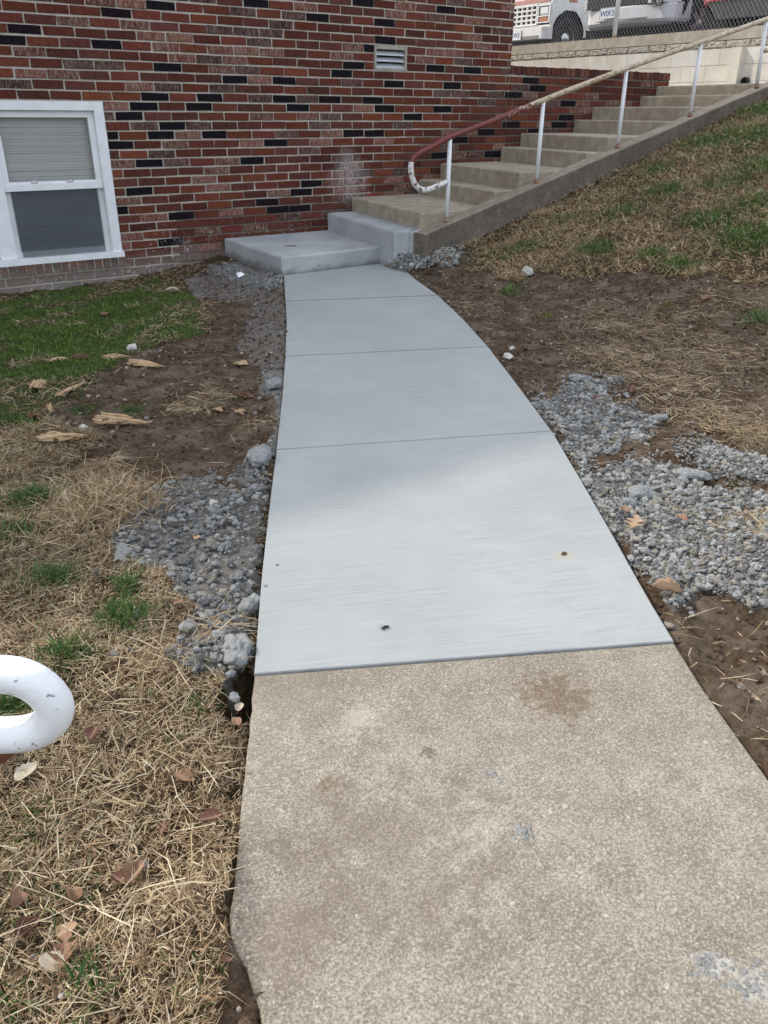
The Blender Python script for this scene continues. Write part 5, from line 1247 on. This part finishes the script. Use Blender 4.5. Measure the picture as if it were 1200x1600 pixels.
leaf(974, 816, .05, M_LEAF, 'small brown leaf just above the tan oak leaf', 1.0, .3, False, seed=3)
leaf(105, 1510, .072, M_LEAF, 'large crumpled coppery leaf in the dry grass', 1.2, 1.3, True, seed=4)
leaf(85, 1525, .05, M_LEAFP, 'pale grey brown leaf tucked under the large crumpled one', 2.2, .9, False, seed=5)
leaf(52, 1475, .05, M_LEAFD, 'dark brown curled leaf up and left of the large crumpled leaf', .3, 1.8, False, seed=6)
leaf(110, 1475, .04, M_LEAFT, 'small ochre leaf just above the large crumpled leaf', .1, .4, False, seed=7)
leaf(256, 1308, .045, M_LEAFD, 'small reddish leaf on straw close to the old slab', 1.0, .7, True, seed=8)
leaf(215, 1385, .055, M_LEAF, 'pinkish brown crumpled leaf below the round grey stone', .7, 1.6, False, seed=9)
leaf(190, 1395, .04, M_LEAFD, 'dark leaf beside the pinkish brown crumpled leaf', 2.0, 1.6, False, seed=10)
leaf(45, 1218, .06, M_LEAFP, 'pale bleached leaf under straw below the white rail', .4, .6, False, seed=11)
leaf(18, 1197, .07, M_LEAFD, 'dark twig like curled leaf just below the white rail', .2, 2.4, False, seed=12)
leaf(375, 1113, .035, M_LEAFP, 'pale curled leaf by the hole at the old slab corner', .9, 1.2, False, seed=13)
leaf(370, 1135, .035, M_LEAF, 'brown leaf against the old slab edge below the hole', 1.6, .8, False, seed=14)
leaf(985, 618, .10, M_LEAFD, 'brown folded leaf on the soil above the right heap', .6, .8, True, seed=15)
leaf(672, 424, .13, M_LEAFD, 'reddish leaf on rubble at the landing corner', .2, .6, True, seed=16)
leaf(690, 428, .10, M_LEAF, 'orange brown leaf at the end of the curb foot', 1.4, .5, True, seed=17)
leaf(320, 432, .14, M_LEAFD, 'dark red leaf against the brick wall near the landing', .3, .9, True, seed=18)
leaf(268, 458, .13, M_LEAFP, 'curled pale leaf at the edge of the turf by the wall', 2.6, 1.2, False, seed=19)
leaf(165, 495, .10, M_LEAF, 'brown leaf lying on the green turf', 1.1, .7, False, seed=20)
leaf(1100, 470, .12, M_LEAF, 'brown leaf on the soil at the foot of the slope', .4, .5, True, seed=21)
leaf(24, 1420, .05, M_LEAF, 'upright brown leaf at the left edge in straw', 1.3, 1.5, False, seed=22, tilt=.9)
leaf(280, 950, .035, M_LEAF, 'small russet leaf on crumbs at the left heap', .2, .4, False, seed=23)
leaf(310, 860, .035, M_LEAFT, 'small orange leaf lying on the left heap', .9, .4, False, seed=24)
leaf(113, 1420, .05, M_LEAF, 'brown leaf standing on edge above the ochre leaf', 1.5, 1.6, False, seed=25, tilt=.8)
for i, (px, py, lb) in enumerate([(700, 412, 'dark leaf scrap under the curb end beside the orange brown leaf'), (730, 392, 'dark leaf scrap against the curb foot below the first post'), (800, 360, 'dark leaf scrap against the curb foot below the second post'), (900, 318, 'dark leaf scrap against the curb foot between second and third post'), (345, 425, 'dark leaf scrap on rubble left of the paper scrap'), (930, 640, 'brown leaf scrap half buried in the upper right heap'), (1060, 830, 'small brown leaf scrap on top of the lower right heap'), (330, 1290, 'dark leaf scrap by the old slab edge in straw'), (150, 1170, 'dark leaf scrap in straw just right of the white rail'), (290, 1230, 'brown leaf scrap in straw between the rail and the old slab')]):
    leaf(px, py, .05+.03*(py < 500), M_LEAFD if i % 3 else M_LEAF, lb, i*1.3, .9, False, None, 40+i)
m = MB(); m.add([(-.035, -.03, .0), (.035, -.035, .025), (.04, .025, .01), (-.025, .04, .03), (.005, 0, .045)], [(0, 1, 4), (1, 2, 4), (2, 3, 4), (3, 0, 4)]); o = m.build('paper_scrap', M_PAPER); c = G(376, 435); o.location = (c[0], c[1], float(land(c[0], c[1]))+.015); tag(o, 'crumpled white paper scrap by the landing corner', 'litter')
# splats of cement on the old slab, a dead insect and a twig on the new one
def splat(px, py, n, spread, r, label, seed):
    r2 = np.random.default_rng(seed); c = on_z(px, py); P = np.stack([r2.normal(0, spread, n), r2.normal(0, spread, n), np.full(n, -.0035)], 1)
    V, F, C = lumps(P, r2.uniform(r[0], r[1], n), np.array([(.36, .355, .335)])*r2.uniform(.85, 1.15, (n, 1)), ICO2, .30, .3); o = np_mesh('cement_splat', V, F, M_GRAVEL, C, True); o.location = c; tag(o, label, 'cement splat'); return o
splat(765, 1207, 16, .012, (.002, .007), 'spatter of cement on the middle of the old slab', 1)
splat(818, 1300, 18, .010, (.003, .009), 'thicker cement splat on the old slab below the spatter', 2)
splat(1108, 1508, 34, .015, (.003, .008), 'wide cement smear at the lower right of the old slab', 3)
splat(1175, 1530, 26, .018, (.003, .008), 'pale cement smear at the right edge of the old slab', 4)
m = MB(); m.tube([(-.012, 0, .003), (0, .003, .004), (.013, 0, .003)], [.002, .004, .0015], n=6)
for s_ in (-1, 1):
    for k in (-.006, 0, .006): m.tube([(k, 0, .004), (k*1.3, .007*s_, .006), (k*1.7, .012*s_, 0)], .0007, n=4)
o = m.build('insect', M_BLACK); o.location = on_z(602, 982); tag(o, 'tiny dark insect lying on the new concrete', 'insect')
rock_o = np_mesh('rust_crumb', *[ICO2[0]*np.array([.011, .008, .006])*(1+.5*vn3(ICO2[0], 3, 3))[:, None], ICO2[1]], M_BARK, None); rock_o.location = on_z(881, 866)+np.array([0, 0, .003]); tag(rock_o, 'brown crumb in a rusty spot on the new concrete', 'crumb')
for i, (px, py, lb) in enumerate([(433, 883, 'dark speck of grit near the left edge of the new concrete'), (415, 916, 'dark grit beside the left edge of the new concrete, lower one')]):
    o = np_mesh('grit', ICO2[0]*np.array([.006, .005, .004]), ICO2[1], M_CLOD, None); o.location = on_z(px, py)+np.array([0, 0, .002]); tag(o, lb, 'grit')
m = MB(); m.tube([(-.06, 0, .004), (-.01, .006, .006), (.05, -.004, .004)], .004, n=6); o = m.build('twig', M_BARK); o.location = np.array(on_z(455, 385, .157))+np.array([0, 0, 0]); o.rotation_euler = (0, 0, -.5); tag(o, 'short dark twig lying on the fresh landing', 'twig')

print('TRIS', sum(sum(len(p.vertices)-2 for p in o.data.polygons) if len(o.data.polygons) < 5000 else len(o.data.loops)-2*len(o.data.polygons) for o in S.objects if o.type == 'MESH'))
